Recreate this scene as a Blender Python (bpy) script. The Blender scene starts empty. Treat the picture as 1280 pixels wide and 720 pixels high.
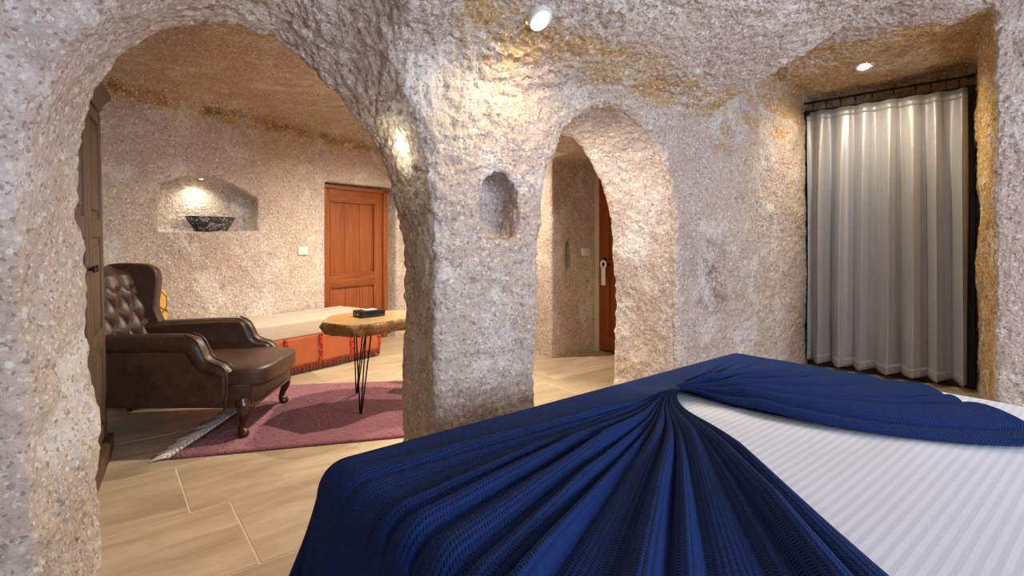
import bpy, bmesh, math, random
import numpy as np
from mathutils import Vector, Matrix

random.seed(7); RNG = np.random.default_rng(7)
scene = bpy.context.scene
COL = scene.collection
R = math.radians

# ------------------------------------------------------------------ camera
# World: X runs along the bedroom's arched wall, Y points through the arches into the sitting room, Z is up.
EYE = 1.25; F_PX = 645.0; HORIZON = 299.0; YAW = R(38.54)
cam_data = bpy.data.cameras.new('camera')
cam = bpy.data.objects.new('camera', cam_data); COL.objects.link(cam)
cam.location = (0, 0, EYE); cam.rotation_euler = (R(90), 0, -YAW)
cam_data.sensor_width = 36; cam_data.lens = F_PX / 1280 * 36
cam_data.shift_y = -(360 - HORIZON) / 1280
cam_data.clip_start = 0.02
scene.camera = cam

# ------------------------------------------------------------------ view, world, daylight
scene.view_settings.view_transform = 'Standard'
scene.view_settings.look = 'None'
scene.view_settings.exposure = 0.0
scene.view_settings.gamma = 1.0
scene.view_settings.use_curve_mapping = False
world = bpy.data.worlds.new('world'); scene.world = world; world.use_nodes = True
bgn = world.node_tree.nodes['Background']
bgn.inputs['Color'].default_value = (0.62, 0.76, 1.0, 1); bgn.inputs['Strength'].default_value = 1.0

def area_light(name, loc, target, size, power, color):
    d = bpy.data.lights.new(name, 'AREA'); d.shape = 'RECTANGLE'; d.size, d.size_y = size
    d.energy = power; d.color = color
    o = bpy.data.objects.new(name, d); COL.objects.link(o); o.location = loc
    o.rotation_euler = (Vector(target) - Vector(loc)).to_track_quat('-Z', 'Y').to_euler()
    return o
# cool fill as daylight from unseen rear windows, inferred from the cool tint; placed outside the openings
area_light('window_fill_offscreen', (0.6, -2.62, 1.62), (1.0, 0.0, 1.3), (1.5, 1.15), 135, (0.69, 0.79, 1.0))
area_light('window_fill_offscreen', (2.9, -2.62, 1.62), (2.4, 0.0, 1.3), (1.5, 1.15), 135, (0.69, 0.79, 1.0))

# ------------------------------------------------------------------ helpers: nodes and materials
class NT:
    def __init__(s, name):
        m = bpy.data.materials.new(name); m.use_nodes = True
        s.m = m; s.t = m.node_tree; s.bsdf = s.t.nodes['Principled BSDF']
    def n(s, typ, **kw):
        nd = s.t.nodes.new(typ)
        for k, v in kw.items():
            if k.startswith('i_'):
                nd.inputs[k[2:].replace('_', ' ')].default_value = v
            else: setattr(nd, k, v)
        return nd
    def l(s, a, b): s.t.links.new(a, b)
    def put(s, sock, v):
        if v is None: return
        if isinstance(v, bpy.types.NodeSocket): s.l(v, sock)
        else:
            if isinstance(v, tuple) and len(v) == 3 and sock.type == 'RGBA': v = v + (1,)
            sock.default_value = v
    def math(s, op, a, b=None, c=None, clamp=False):
        nd = s.n('ShaderNodeMath', operation=op, use_clamp=clamp)
        for i, v in enumerate((a, b, c)): s.put(nd.inputs[i], v)
        return nd.outputs[0]
    def mix(s, fac, a, b, blend='MIX'):
        nd = s.n('ShaderNodeMix', data_type='RGBA', blend_type=blend)
        s.put(nd.inputs[0], fac); s.put(nd.inputs[6], a); s.put(nd.inputs[7], b)
        return nd.outputs[2]
    def noise(s, vec, scale, detail=4, rough=0.55, dist=0.0):
        nd = s.n('ShaderNodeTexNoise'); s.put(nd.inputs['Vector'], vec)
        nd.inputs['Scale'].default_value = scale; nd.inputs['Detail'].default_value = detail
        nd.inputs['Roughness'].default_value = rough; nd.inputs['Distortion'].default_value = dist
        return nd.outputs['Fac']
    def ramp(s, fac, stops):
        nd = s.n('ShaderNodeValToRGB'); s.put(nd.inputs[0], fac)
        e = nd.color_ramp.elements
        while len(e) < len(stops): e.new(0.5)
        for k, (p, c) in enumerate(stops):
            e[k].position = p; e[k].color = (c + (1,)) if isinstance(c, tuple) else (c, c, c, 1)
        return nd.outputs[0]
    def mapping(s, vec, scale=(1, 1, 1), rot=(0, 0, 0), loc=(0, 0, 0)):
        nd = s.n('ShaderNodeMapping'); s.put(nd.inputs[0], vec)
        nd.inputs['Scale'].default_value = scale; nd.inputs['Rotation'].default_value = rot
        nd.inputs['Location'].default_value = loc
        return nd.outputs[0]
    def pos(s): return s.n('ShaderNodeNewGeometry').outputs['Position']
    def obj(s): return s.n('ShaderNodeTexCoord').outputs['Object']
    def uv(s): return s.n('ShaderNodeTexCoord').outputs['UV']
    def attr(s, name): return s.n('ShaderNodeAttribute', attribute_name=name).outputs['Fac']
    def rand(s): return s.n('ShaderNodeObjectInfo').outputs['Random']
    def sep(s, v):
        nd = s.n('ShaderNodeSeparateXYZ'); s.l(v, nd.inputs[0]); return nd.outputs
    def bump(s, h, dist, strength=1.0, normal=None):
        nd = s.n('ShaderNodeBump'); s.put(nd.inputs['Height'], h)
        nd.inputs['Distance'].default_value = dist; nd.inputs['Strength'].default_value = strength
        if normal is not None: s.l(normal, nd.inputs['Normal'])
        return nd.outputs[0]
    def out(s, color=None, rough=None, metal=None, normal=None, **kw):
        b = s.bsdf
        s.put(b.inputs['Base Color'], color); s.put(b.inputs['Roughness'], rough); s.put(b.inputs['Metallic'], metal)
        if normal is not None: s.l(normal, b.inputs['Normal'])
        for k, v in kw.items(): s.put(b.inputs[k.replace('_', ' ')], v)
        return s.m

def plain(name, color, rough=0.5, metal=0.0, grain=0.0, scale=60, **kw):
    t = NT(name)
    n = t.noise(t.obj(), scale, 5)
    c = t.mix(n, tuple(x * (1 - 0.18 - grain) for x in color), tuple(min(1, x * (1 + 0.12 + grain)) for x in color))
    return t.out(c, rough, metal, t.bump(n, 0.0006), **kw)

def emitter(name, color, strength):
    t = NT(name)
    return t.out((0.9, 0.9, 0.9), 0.4, 0.0, None, Emission_Color=color, Emission_Strength=strength)

# ------------------------------------------------------------------ helpers: objects
def tag(o, label=None, cat=None, group=None, kind=None):
    if label: o['label'] = label
    if cat: o['category'] = cat
    if group: o['group'] = group
    if kind: o['kind'] = kind
    return o
def empty(name, loc=(0, 0, 0), rz=0.0, label=None, cat=None, group=None, kind=None):
    o = bpy.data.objects.new(name, None); COL.objects.link(o)
    o.empty_display_size = 0.1
    o.location = loc; o.rotation_euler = (0, 0, rz)
    return tag(o, label, cat, group, kind)
def link(name, me, mat=None, parent=None, loc=(0, 0, 0), rot=(0, 0, 0)):
    o = bpy.data.objects.new(name, me); COL.objects.link(o)
    if mat is not None and len(me.materials) == 0: me.materials.append(mat)
    o.parent = parent; o.location = loc; o.rotation_euler = rot
    return o
def bm_obj(name, bm, mat=None, parent=None, smooth=True, angle=40, loc=(0, 0, 0), rot=(0, 0, 0)):
    me = bpy.data.meshes.new(name); bmesh.ops.recalc_face_normals(bm, faces=bm.faces[:])
    bm.to_mesh(me); bm.free()
    if smooth:
        me.shade_smooth()
        if angle is not None: me.set_sharp_from_angle(angle=R(angle))
    return link(name, me, mat, parent, loc, rot)
def grid_obj(name, P, mat, parent=None, closed_u=False, closed_v=False, uv=None, smooth=True, solid=0.0, loc=(0, 0, 0), rot=(0, 0, 0)):
    """P: array (nu, nv, 3) -> quad sheet"""
    P = np.asarray(P, float); nu, nv = P.shape[:2]
    idx = np.arange(nu * nv).reshape(nu, nv)
    iu = np.arange(nu if closed_u else nu - 1); iv = np.arange(nv if closed_v else nv - 1)
    a = idx[np.ix_(iu, iv)]; b = idx[np.ix_((iu + 1) % nu, iv)]
    c = idx[np.ix_((iu + 1) % nu, (iv + 1) % nv)]; d = idx[np.ix_(iu, (iv + 1) % nv)]
    faces = np.stack([a, b, c, d], -1).reshape(-1, 4)
    me = bpy.data.meshes.new(name)
    me.from_pydata(P.reshape(-1, 3).tolist(), [], faces.tolist())
    if uv is not None:
        lay = me.uv_layers.new(name='UVMap')
        U = np.asarray(uv, float).reshape(-1, 2)[faces.reshape(-1)]
        lay.data.foreach_set('uv', U.astype(np.float32).ravel())
    if smooth: me.shade_smooth()
    o = link(name, me, mat, parent, loc, rot)
    if solid:
        md = o.modifiers.new('thickness', 'SOLIDIFY'); md.thickness = solid; md.offset = -1
    return o
def add_box(bm, c, size, rot=None, bevel=0.0, seg=2):
    r = bmesh.ops.create_cube(bm, size=1.0); vs = r['verts']
    M = Matrix.Translation(Vector(c)) @ (rot.to_4x4() if rot else Matrix()) @ Matrix.Diagonal((*size, 1))
    bmesh.ops.transform(bm, matrix=M, verts=vs)
    if bevel:
        es = list({e for v in vs for e in v.link_edges})
        bmesh.ops.bevel(bm, geom=es, offset=min(bevel, 0.45 * min(size)), segments=seg, affect='EDGES', profile=0.6)
def box_obj(name, c, size, mat, parent=None, bevel=0.004, seg=2, rot=None):
    bm = bmesh.new(); add_box(bm, c, size, rot, bevel, seg)
    return bm_obj(name, bm, mat, parent)
def add_tube(bm, pts, rad, seg=10, cap=True, closed=False):
    pts = [Vector(p) for p in pts]; n = len(pts)
    rads = rad if isinstance(rad, (list, tuple)) else [rad] * n
    rings = []; up = None
    for i, p in enumerate(pts):
        if closed: tg = pts[(i + 1) % n] - pts[i - 1]
        else: tg = pts[min(i + 1, n - 1)] - pts[max(i - 1, 0)]
        tg.normalize()
        if up is None:
            up = Vector((0, 0, 1)) if abs(tg.z) < 0.9 else Vector((1, 0, 0))
        x = (up - tg * up.dot(tg)).normalized(); y = tg.cross(x); up = x
        rings.append([bm.verts.new(p + (x * math.cos(2 * math.pi * k / seg) + y * math.sin(2 * math.pi * k / seg)) * rads[i]) for k in range(seg)])
    m = n if closed else n - 1
    for i in range(m):
        A, B = rings[i], rings[(i + 1) % n]
        for k in range(seg):
            bm.faces.new((A[k], A[(k + 1) % seg], B[(k + 1) % seg], B[k]))
    if cap and not closed:
        bm.faces.new(rings[0][::-1]); bm.faces.new(rings[-1])
def tube_obj(name, pts, rad, mat, parent=None, seg=10, closed=False):
    bm = bmesh.new(); add_tube(bm, pts, rad, seg, True, closed)
    return bm_obj(name, bm, mat, parent, angle=50)
def add_lathe(bm, prof, seg=24, c=(0, 0, 0)):
    rings = []
    for r, z in prof:
        if r < 1e-5: rings.append([bm.verts.new((c[0], c[1], c[2] + z))])
        else: rings.append([bm.verts.new((c[0] + r * math.cos(2 * math.pi * k / seg), c[1] + r * math.sin(2 * math.pi * k / seg), c[2] + z)) for k in range(seg)])
    for A, B in zip(rings, rings[1:]):
        for k in range(seg):
            k2 = (k + 1) % seg
            if len(A) == 1 and len(B) == 1: continue
            if len(A) == 1: bm.faces.new((A[0], B[k2], B[k]))
            elif len(B) == 1: bm.faces.new((A[k], A[k2], B[0]))
            else: bm.faces.new((A[k], A[k2], B[k2], B[k]))
def lathe_obj(name, prof, mat, parent=None, seg=24, loc=(0, 0, 0), rot=(0, 0, 0)):
    bm = bmesh.new(); add_lathe(bm, prof, seg)
    return bm_obj(name, bm, mat, parent, loc=loc, rot=rot)
def add_prism(bm, outline, z0, z1, axis='z'):
    """outline [(a,b)] extruded between z0 and z1 along axis"""
    def P(a, b, z): return {'z': (a, b, z), 'x': (z, a, b), 'y': (a, z, b)}[axis]
    A = [bm.verts.new(P(a, b, z0)) for a, b in outline]; B = [bm.verts.new(P(a, b, z1)) for a, b in outline]
    n = len(A)
    for i in range(n): bm.faces.new((A[i], A[(i + 1) % n], B[(i + 1) % n], B[i]))
    bm.faces.new(A[::-1]); bm.faces.new(B)
def copy_tree(o, parent=None):
    c = o.copy(); COL.objects.link(c); c.parent = parent
    for ch in list(o.children): copy_tree(ch, c)
    return c

# value noise for meshes
def vnoise(P, scale, seed=0):
    Q = np.asarray(P, float) * scale + seed * 17.31
    i = np.floor(Q).astype(np.int64); f = Q - i; f = f * f * (3 - 2 * f)
    def h(a, b, c):
        n = (a * 73856093) ^ (b * 19349663) ^ (c * 83492791) ^ (seed * 2654435761)
        n = (n ^ (n >> 13)) * 1274126177 & 0x7fffffff
        n = (n ^ (n >> 16)) & 0xffff
        return n / 32767.5 - 1.0
    r = 0
    for dx in (0, 1):
        wx = f[:, 0] if dx else 1 - f[:, 0]
        for dy in (0, 1):
            wy = f[:, 1] if dy else 1 - f[:, 1]
            for dz in (0, 1):
                wz = f[:, 2] if dz else 1 - f[:, 2]
                r = r + wx * wy * wz * h(i[:, 0] + dx, i[:, 1] + dy, i[:, 2] + dz)
    return r

# the sitting room's far wall is turned about 16 degrees: E runs along it, M into it
CE, SE = 0.961, 0.276
BACK_M = 5.05
def em(e, m): return (CE * e - SE * m, SE * e + CE * m)
BACK_RZ = math.atan2(SE, CE)

# ------------------------------------------------------------------ stone material
def stone_material():
    t = NT('carved_tuff'); p = t.pos()
    stain = t.attr('stain'); lilac = t.attr('lilac')
    big = t.noise(p, 1.1, 5, 0.6, 0.4); mid = t.noise(p, 4.5, 6, 0.65); fine = t.noise(p, 42, 4, 0.7)
    cream = t.mix(mid, (0.50, 0.375, 0.25), (0.74, 0.62, 0.46))
    pink = t.mix(mid, (0.46, 0.325, 0.245), (0.69, 0.54, 0.42))
    c = t.mix(t.ramp(big, [(0.38, 0.0), (0.62, 1.0)]), cream, pink)
    lil = t.mix(mid, (0.33, 0.275, 0.315), (0.59, 0.525, 0.56))
    c = t.mix(t.math('MULTIPLY', lilac, t.ramp(t.noise(p, 2.3, 5, 0.6), [(0.25, 0.45), (0.7, 1.0)])), c, lil)
    # ochre mineral seams
    och = t.mix(t.noise(p, 9, 6, 0.7), (0.35, 0.20, 0.07), (0.70, 0.46, 0.19))
    sn = t.noise(t.mapping(p, (1.0, 1.0, 3.4), (R(4), R(-3), 0)), 3.6, 7, 0.72, 0.5)
    sm = t.math('MULTIPLY', t.math('SUBTRACT', t.math('ADD', sn, t.math('MULTIPLY', stain, 0.5)), 0.72), 4.0, clamp=True)
    c = t.mix(sm, c, och)
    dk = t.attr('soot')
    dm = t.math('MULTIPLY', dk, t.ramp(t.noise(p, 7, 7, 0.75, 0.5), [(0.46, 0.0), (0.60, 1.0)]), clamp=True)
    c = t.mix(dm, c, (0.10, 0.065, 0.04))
    c = t.mix(t.math('MULTIPLY', t.ramp(t.noise(p, 3.1, 6, 0.7, 0.3), [(0.52, 0.0), (0.62, 1.0)]), 0.62), c, t.mix(lilac, (0.82, 0.75, 0.62), (0.70, 0.70, 0.74)))
    c = t.mix(t.math('MULTIPLY', t.ramp(t.noise(p, 11, 6, 0.75), [(0.34, 1.0), (0.44, 0.0)]), 0.32), c, (0.34, 0.24, 0.19))
    # inclusions: pale pumice flecks and dark grit
    v = t.n('ShaderNodeTexVoronoi', feature='F1'); t.l(p, v.inputs['Vector']); v.inputs['Scale'].default_value = 34
    vc = t.sep(v.outputs['Color']); vd = v.outputs['Distance']
    blob = t.math('LESS_THAN', t.math('ADD', vd, t.math('MULTIPLY', fine, 0.25)), 0.48)
    pale = t.math('MULTIPLY', blob, t.math('GREATER_THAN', vc[0], 0.86))
    dark = t.math('MULTIPLY', blob, t.math('LESS_THAN', vc[0], 0.05))
    c = t.mix(t.math('MULTIPLY', pale, 0.6), c, (0.84, 0.79, 0.72))
    c = t.mix(t.math('MULTIPLY', dark, 0.45), c, (0.12, 0.09, 0.08))
    v2 = t.n('ShaderNodeTexVoronoi', feature='F1'); t.l(p, v2.inputs['Vector']); v2.inputs['Scale'].default_value = 95
    v2c = t.sep(v2.outputs['Color'])
    c = t.mix(t.math('MULTIPLY', t.math('LESS_THAN', v2c[1], 0.07), 0.5), c, (0.16, 0.11, 0.09))
    c = t.mix(t.math('MULTIPLY', t.math('GREATER_THAN', v2c[1], 0.88), 0.5), c, (0.84, 0.79, 0.72))
    c = t.mix(t.math('MULTIPLY', t.ramp(fine, [(0.3, 1.0), (0.46, 0.0)]), 0.38), c, (0.30, 0.21, 0.165))
    # relief: pick marks, pits, grain
    rough = t.attr('pick')
    chis2 = t.noise(t.mapping(p, (12, 30, 30), (R(10), R(35), R(20))), 1.0, 3, 0.6, 0.3)
    vp = t.n('ShaderNodeTexVoronoi', feature='F1'); t.l(t.mapping(p, (46, 40, 24), (R(30), R(25), R(15))), vp.inputs['Vector']); vp.inputs['Scale'].default_value = 1.0
    dent = t.math('MULTIPLY', vp.outputs['Distance'], 0.3)
    h = t.math('ADD', t.math('MULTIPLY', t.math('ADD', dent, chis2), rough), t.math('MULTIPLY', fine, 0.55))
    h = t.math('ADD', h, t.math('MULTIPLY', vd, -0.25))
    h = t.math('ADD', h, t.math('MULTIPLY', t.noise(p, 140, 3, 0.6), 0.22))
    return t.out(c, 0.92, 0.0, t.bump(h, 0.021, 1.0), Specular_IOR_Level=0.2)

# ------------------------------------------------------------------ the carved rock (signed distance -> surface net)
H_ = 0.022
O_ = np.array([-1.9, -2.75, -0.075]); N_ = np.array([372, 446, 142])
tt = (O_[0] + H_ * np.arange(N_[0])).astype(np.float32)[:, None, None]
zz = (O_[2] + H_ * np.arange(N_[2])).astype(np.float32)[None, None, :]
ss = (O_[1] + H_ * np.arange(N_[1])).astype(np.float32)[None, :, None]
def smin(a, b, k):
    h = np.clip(0.5 + 0.5 * (b - a) / k, 0, 1); return b + (a - b) * h - k * h * (1 - h)
def smax(a, b, k): return -smin(-a, -b, k)
def poly_sdf(poly, X, Y):
    poly = np.asarray(poly, np.float32); d = np.full(np.broadcast(X, Y).shape, 1e9, np.float32); inside = np.zeros(d.shape, bool)
    n = len(poly); X, Y = np.broadcast_arrays(X, Y)
    for i in range(n):
        a, b = poly[i], poly[(i + 1) % n]; ex, ey = b - a
        wx, wy = X - a[0], Y - a[1]
        h = np.clip((wx * ex + wy * ey) / (ex * ex + ey * ey + 1e-12), 0, 1)
        d = np.minimum(d, (wx - ex * h) ** 2 + (wy - ey * h) ** 2)
        cnd = ((a[1] <= Y) != (b[1] <= Y))
        with np.errstate(divide='ignore', invalid='ignore'):
            xi = a[0] + (Y - a[1]) / (b[1] - a[1] + 1e-12) * ex
        inside ^= cnd & (X < xi)
    d = np.sqrt(d); return np.where(inside, -d, d)
def smooth_poly(pts, it=2):
    p = np.asarray(pts, float)
    for _ in range(it):
        q = [p[0]]
        for a, b in zip(p, p[1:]): q += [a * 0.75 + b * 0.25, a * 0.25 + b * 0.75]
        q.append(p[-1]); p = np.array(q)
    return p
def lerp_profile(front, back, s0, s1):
    T2, Z2 = tt[:, 0, 0][:, None], zz[0, 0, :][None, :]
    a = poly_sdf(smooth_poly(front), T2, Z2)[:, None, :].astype(np.float32); b = poly_sdf(smooth_poly(back), T2, Z2)[:, None, :].astype(np.float32)
    k = np.clip((ss - s0) / (s1 - s0), 0, 1)
    return a * (1 - k) + b * k

WALL = 2.07
def carve():
    zv = np.interp(ss[0, :, 0], [-2.6, -2.2, -1.2, 0, 0.7, 1.2, 1.55, 1.8, 2.0, 2.15, 2.4], [2.3, 2.45, 2.66, 2.76, 2.72, 2.56, 2.38, 2.24, 2.12, 2.0, 1.8]).astype(np.float32)[None, :, None]
    zv = zv + 0.05 * np.clip((tt - 2.0) / 1.5, 0, 1.2)
    lean = 0.03 * (zz - 1.2)
    bed = smax(smax(ss - WALL + lean * 0, -2.35 - ss, 0.2), smax(-1.75 - tt, CE * tt + SE * ss - 4.376, 0.06), 0.06)
    bed = smax(bed, (zz - zv) * 0.86, 0.10)
    # unseen windows behind the camera, opened for the fill daylight
    for c in (0.6, 2.9):
        bed = np.minimum(bed, np.maximum(np.maximum(np.abs(tt - c) - 0.72, np.abs(zz - 1.62) - 0.56), ss + 2.2))
    # sitting room arch
    A_f = [(-0.16, -1), (-0.20, 0.6), (-0.23, 1.4), (-0.17, 1.72), (0.02, 2.06), (0.28, 2.36), (0.55, 2.46), (0.80, 2.36), (1.00, 2.14), (1.13, 1.80), (1.18, 1.4), (1.175, 0.8), (1.165, -1)]
    A_b = [(0.02, -1), (0.0, 0.5), (-0.06, 1.3), (-0.05, 1.72), (0.03, 1.93), (0.16, 2.06), (0.36, 2.18), (0.60, 2.17), (0.86, 2.01), (1.05, 1.82), (1.18, 1.64), (1.255, 1.36), (1.275, 0.8), (1.27, -1)]
    a1 = np.maximum(lerp_profile(A_f, A_b, 1.95, 2.52), np.maximum(1.2 - ss, ss - 3.0))
    d = smin(bed, a1, 0.05)
    B_f = [(1.85, -1), (1.84, 0.8), (1.86, 1.3), (1.96, 1.70), (2.12, 1.95), (2.38, 2.07), (2.70, 2.07), (2.97, 1.92), (3.11, 1.55), (3.14, 1.2), (3.14, -1)]
    B_b = [(1.80, -1), (1.80, 1.3), (1.95, 1.7), (2.25, 1.95), (2.55, 1.99), (2.72, 1.90), (2.86, 1.74), (2.96, 1.58), (3.02, 1.35), (3.05, 1.0), (3.05, -1)]
    b1 = np.maximum(lerp_profile(B_f, B_b, 2.0, 2.57), np.maximum(1.4 - ss, ss - 3.0))
    d = smin(d, b1, 0.035)
    # curtain alcove
    e = CE * tt + SE * ss; m = -SE * tt + CE * ss
    lo = m + 0.591 + 0.045 * (e - 4.376); hi = ss - (2.05 + 0.09 * (tt - 3.9))
    alc = smax(smax(-lo, hi, 0.03), np.maximum(0.9937 * tt + 0.1118 * ss - 5.85, 3.9 - e), 0.03)
    alc = smax(alc, zz - (2.66 + 0.05 * np.clip(2.0 - ss, 0, 2)), 0.05)
    d = smin(d, alc, 0.02)
    # sitting room, its passage and end
    ceil = 2.58 - 0.03 * np.sin(tt * 2.1) * np.sin(ss * 1.7)
    a = smax(smax(-0.56 - tt, tt - 2.45, 0.05), smax(2.55 - ss, m - BACK_M, 0.05), 0.05)
    a = smax(a, zz - ceil, 0.16)
    b = smax(smax(1.9 - tt, tt - 3.70, 0.04), smax(3.75 - ss, m - BACK_M, 0.05), 0.04)
    b = smax(b, zz - 2.5, 0.12)
    c = smax(smax(1.9 - tt, tt - 4.46, 0.03), smax(2.6 - ss, ss - 3.97, 0.05), 0.04)
    c = smax(c, zz - 2.10, 0.05)
    back = smin(smin(a, b, 0.04), c, 0.05)
    # door recess and lit niche of the far wall
    dr = np.maximum(np.maximum(np.abs(e - 4.02) - 0.52, m - 5.24), np.maximum(4.6 - m, zz - 1.90))
    back = smin(back, dr, 0.015)
    top = 1.71 + 0.115 * (1 - np.clip(np.abs((e - 2.26) / 0.45), 0, 1) ** 2) - 0.05 * np.clip((e - 2.26) / 0.45, 0, 1)
    nc = np.maximum(np.maximum(np.abs(e - 2.29) - 0.435, m - 5.33 + 0.35 * (e - 2.29) ** 2), np.maximum(4.6 - m, np.maximum(zz - top, 1.315 - zz)))
    back = smin(back, nc, 0.012)
    d = smin(d, back, 0.03)
    # small arched niche in the pillar, another in the passage wall
    tn = 1.578; hw = 0.112; q = np.sqrt((tt - tn) ** 2 + (zz - 1.46) ** 2) - hw
    pr = np.where(zz > 1.46, q, np.abs(tt - tn) - hw)
    nn = np.maximum(np.maximum(pr, 1.25 - zz), np.maximum(1.7 - ss, ss - 2.24))
    d = smin(d, nn, 0.02)
    tn = 3.95; hw = 0.05; q = np.sqrt((tt - tn) ** 2 + (zz - 1.19) ** 2) - hw
    pr = np.where(zz > 1.19, q, np.abs(tt - tn) - hw)
    nn = np.maximum(np.maximum(pr, 0.94 - zz), np.maximum(3.6 - ss, ss - 4.09))
    d = smin(d, nn, 0.01)
    return d

def surface_net(d):
    neg = d < 0
    c = neg[:-1, :-1, :-1]; anyin = c.copy(); allin = c.copy()
    for dx in (0, 1):
        for dy in (0, 1):
            for dz in (0, 1):
                q = neg[dx:dx + N_[0] - 1, dy:dy + N_[1] - 1, dz:dz + N_[2] - 1]
                anyin |= q; allin &= q
    act = anyin & ~allin
    I = np.argwhere(act); nidx = np.full(act.shape, -1, np.int32); nidx[act] = np.arange(len(I))
    acc = np.zeros((len(I), 3)); cnt = np.zeros(len(I))
    corners = [(x, y, z) for x in (0, 1) for y in (0, 1) for z in (0, 1)]
    val = {k: d[I[:, 0] + k[0], I[:, 1] + k[1], I[:, 2] + k[2]].astype(float) for k in corners}
    for a in corners:
        for ax in range(3):
            if a[ax]: continue
            b = list(a); b[ax] = 1; b = tuple(b)
            va, vb = val[a], val[b]; x = (va < 0) != (vb < 0)
            f = np.where(x, va / np.where(x, va - vb, 1), 0)
            p = np.array(a, float)[None, :].repeat(len(I), 0); p[:, ax] += f
            acc[x] += p[x]; cnt[x] += 1
    V = O_ + H_ * (I + acc / cnt[:, None])
    faces = []
    for ax in range(3):
        u, v = [(1, 2), (2, 0), (0, 1)][ax]
        sl = [slice(1, -1)] * 3; sl[ax] = slice(0, -1)
        sh = [slice(1, -1)] * 3; sh[ax] = slice(1, None)
        a = neg[tuple(sl)]; b = neg[tuple(sh)]
        E = np.argwhere(a != b); off = np.ones(3, int); off[ax] = 0
        G = E + off
        flip = a[tuple(E.T)]
        def cell(du, dv):
            q = G.copy(); q[:, u] -= du; q[:, v] -= dv; return nidx[tuple(q.T)]
        quad = np.stack([cell(1, 1), cell(0, 1), cell(0, 0), cell(1, 0)], 1)
        quad[flip] = quad[flip][:, ::-1]
        faces.append(quad)
    Fq = np.concatenate(faces); return V, Fq[(Fq >= 0).all(1)]

def vert_normals(V, Fq):
    n = np.cross(V[Fq[:, 2]] - V[Fq[:, 0]], V[Fq[:, 3]] - V[Fq[:, 1]])
    N = np.zeros_like(V)
    for k in range(4): np.add.at(N, Fq[:, k], n)
    return N / (np.linalg.norm(N, axis=1, keepdims=True) + 1e-12), n

def refine(V, Fq, mask):
    """split the masked quads in four (flat); edge points are shared"""
    F2 = Fq[mask]
    ed = np.concatenate([F2[:, [0, 1]], F2[:, [1, 2]], F2[:, [2, 3]], F2[:, [3, 0]]]); ed.sort(1)
    key = ed[:, 0].astype(np.int64) * len(V) + ed[:, 1]
    uk, inv = np.unique(key, return_inverse=True); n = len(F2)
    em_ = (V[uk // len(V)] + V[uk % len(V)]) / 2
    e = inv.reshape(4, n) + len(V); cidx = len(V) + len(uk) + np.arange(n)
    V2 = np.concatenate([V, em_, V[F2].mean(1)])
    q = [np.stack([F2[:, k], e[k], cidx, e[k - 1]], 1) for k in range(4)]
    return V2, np.concatenate([Fq[~mask]] + q)
def worley(P, seed=0):
    i = np.floor(P).astype(np.int64); f = P - i; best = np.full(len(P), 9.0)
    def h(a, b, c, k):
        n = (a * 73856093) ^ (b * 19349663) ^ (c * 83492791) ^ ((seed * 4 + k) * 2654435761)
        n = (n ^ (n >> 13)) * 1274126177 & 0x7fffffff
        return ((n ^ (n >> 16)) & 0xffff) / 65535.0
    for dx in (-1, 0, 1):
        for dy in (-1, 0, 1):
            for dz in (-1, 0, 1):
                a, b, c = i[:, 0] + dx, i[:, 1] + dy, i[:, 2] + dz
                d = (dx + 0.15 + 0.7 * h(a, b, c, 1) - f[:, 0]) ** 2 + (dy + 0.15 + 0.7 * h(a, b, c, 2) - f[:, 1]) ** 2 + (dz + 0.15 + 0.7 * h(a, b, c, 3) - f[:, 2]) ** 2
                best = np.minimum(best, d)
    return np.sqrt(best)
def gauss(x, c, w): return np.exp(-((x - c) / w) ** 2)
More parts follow.
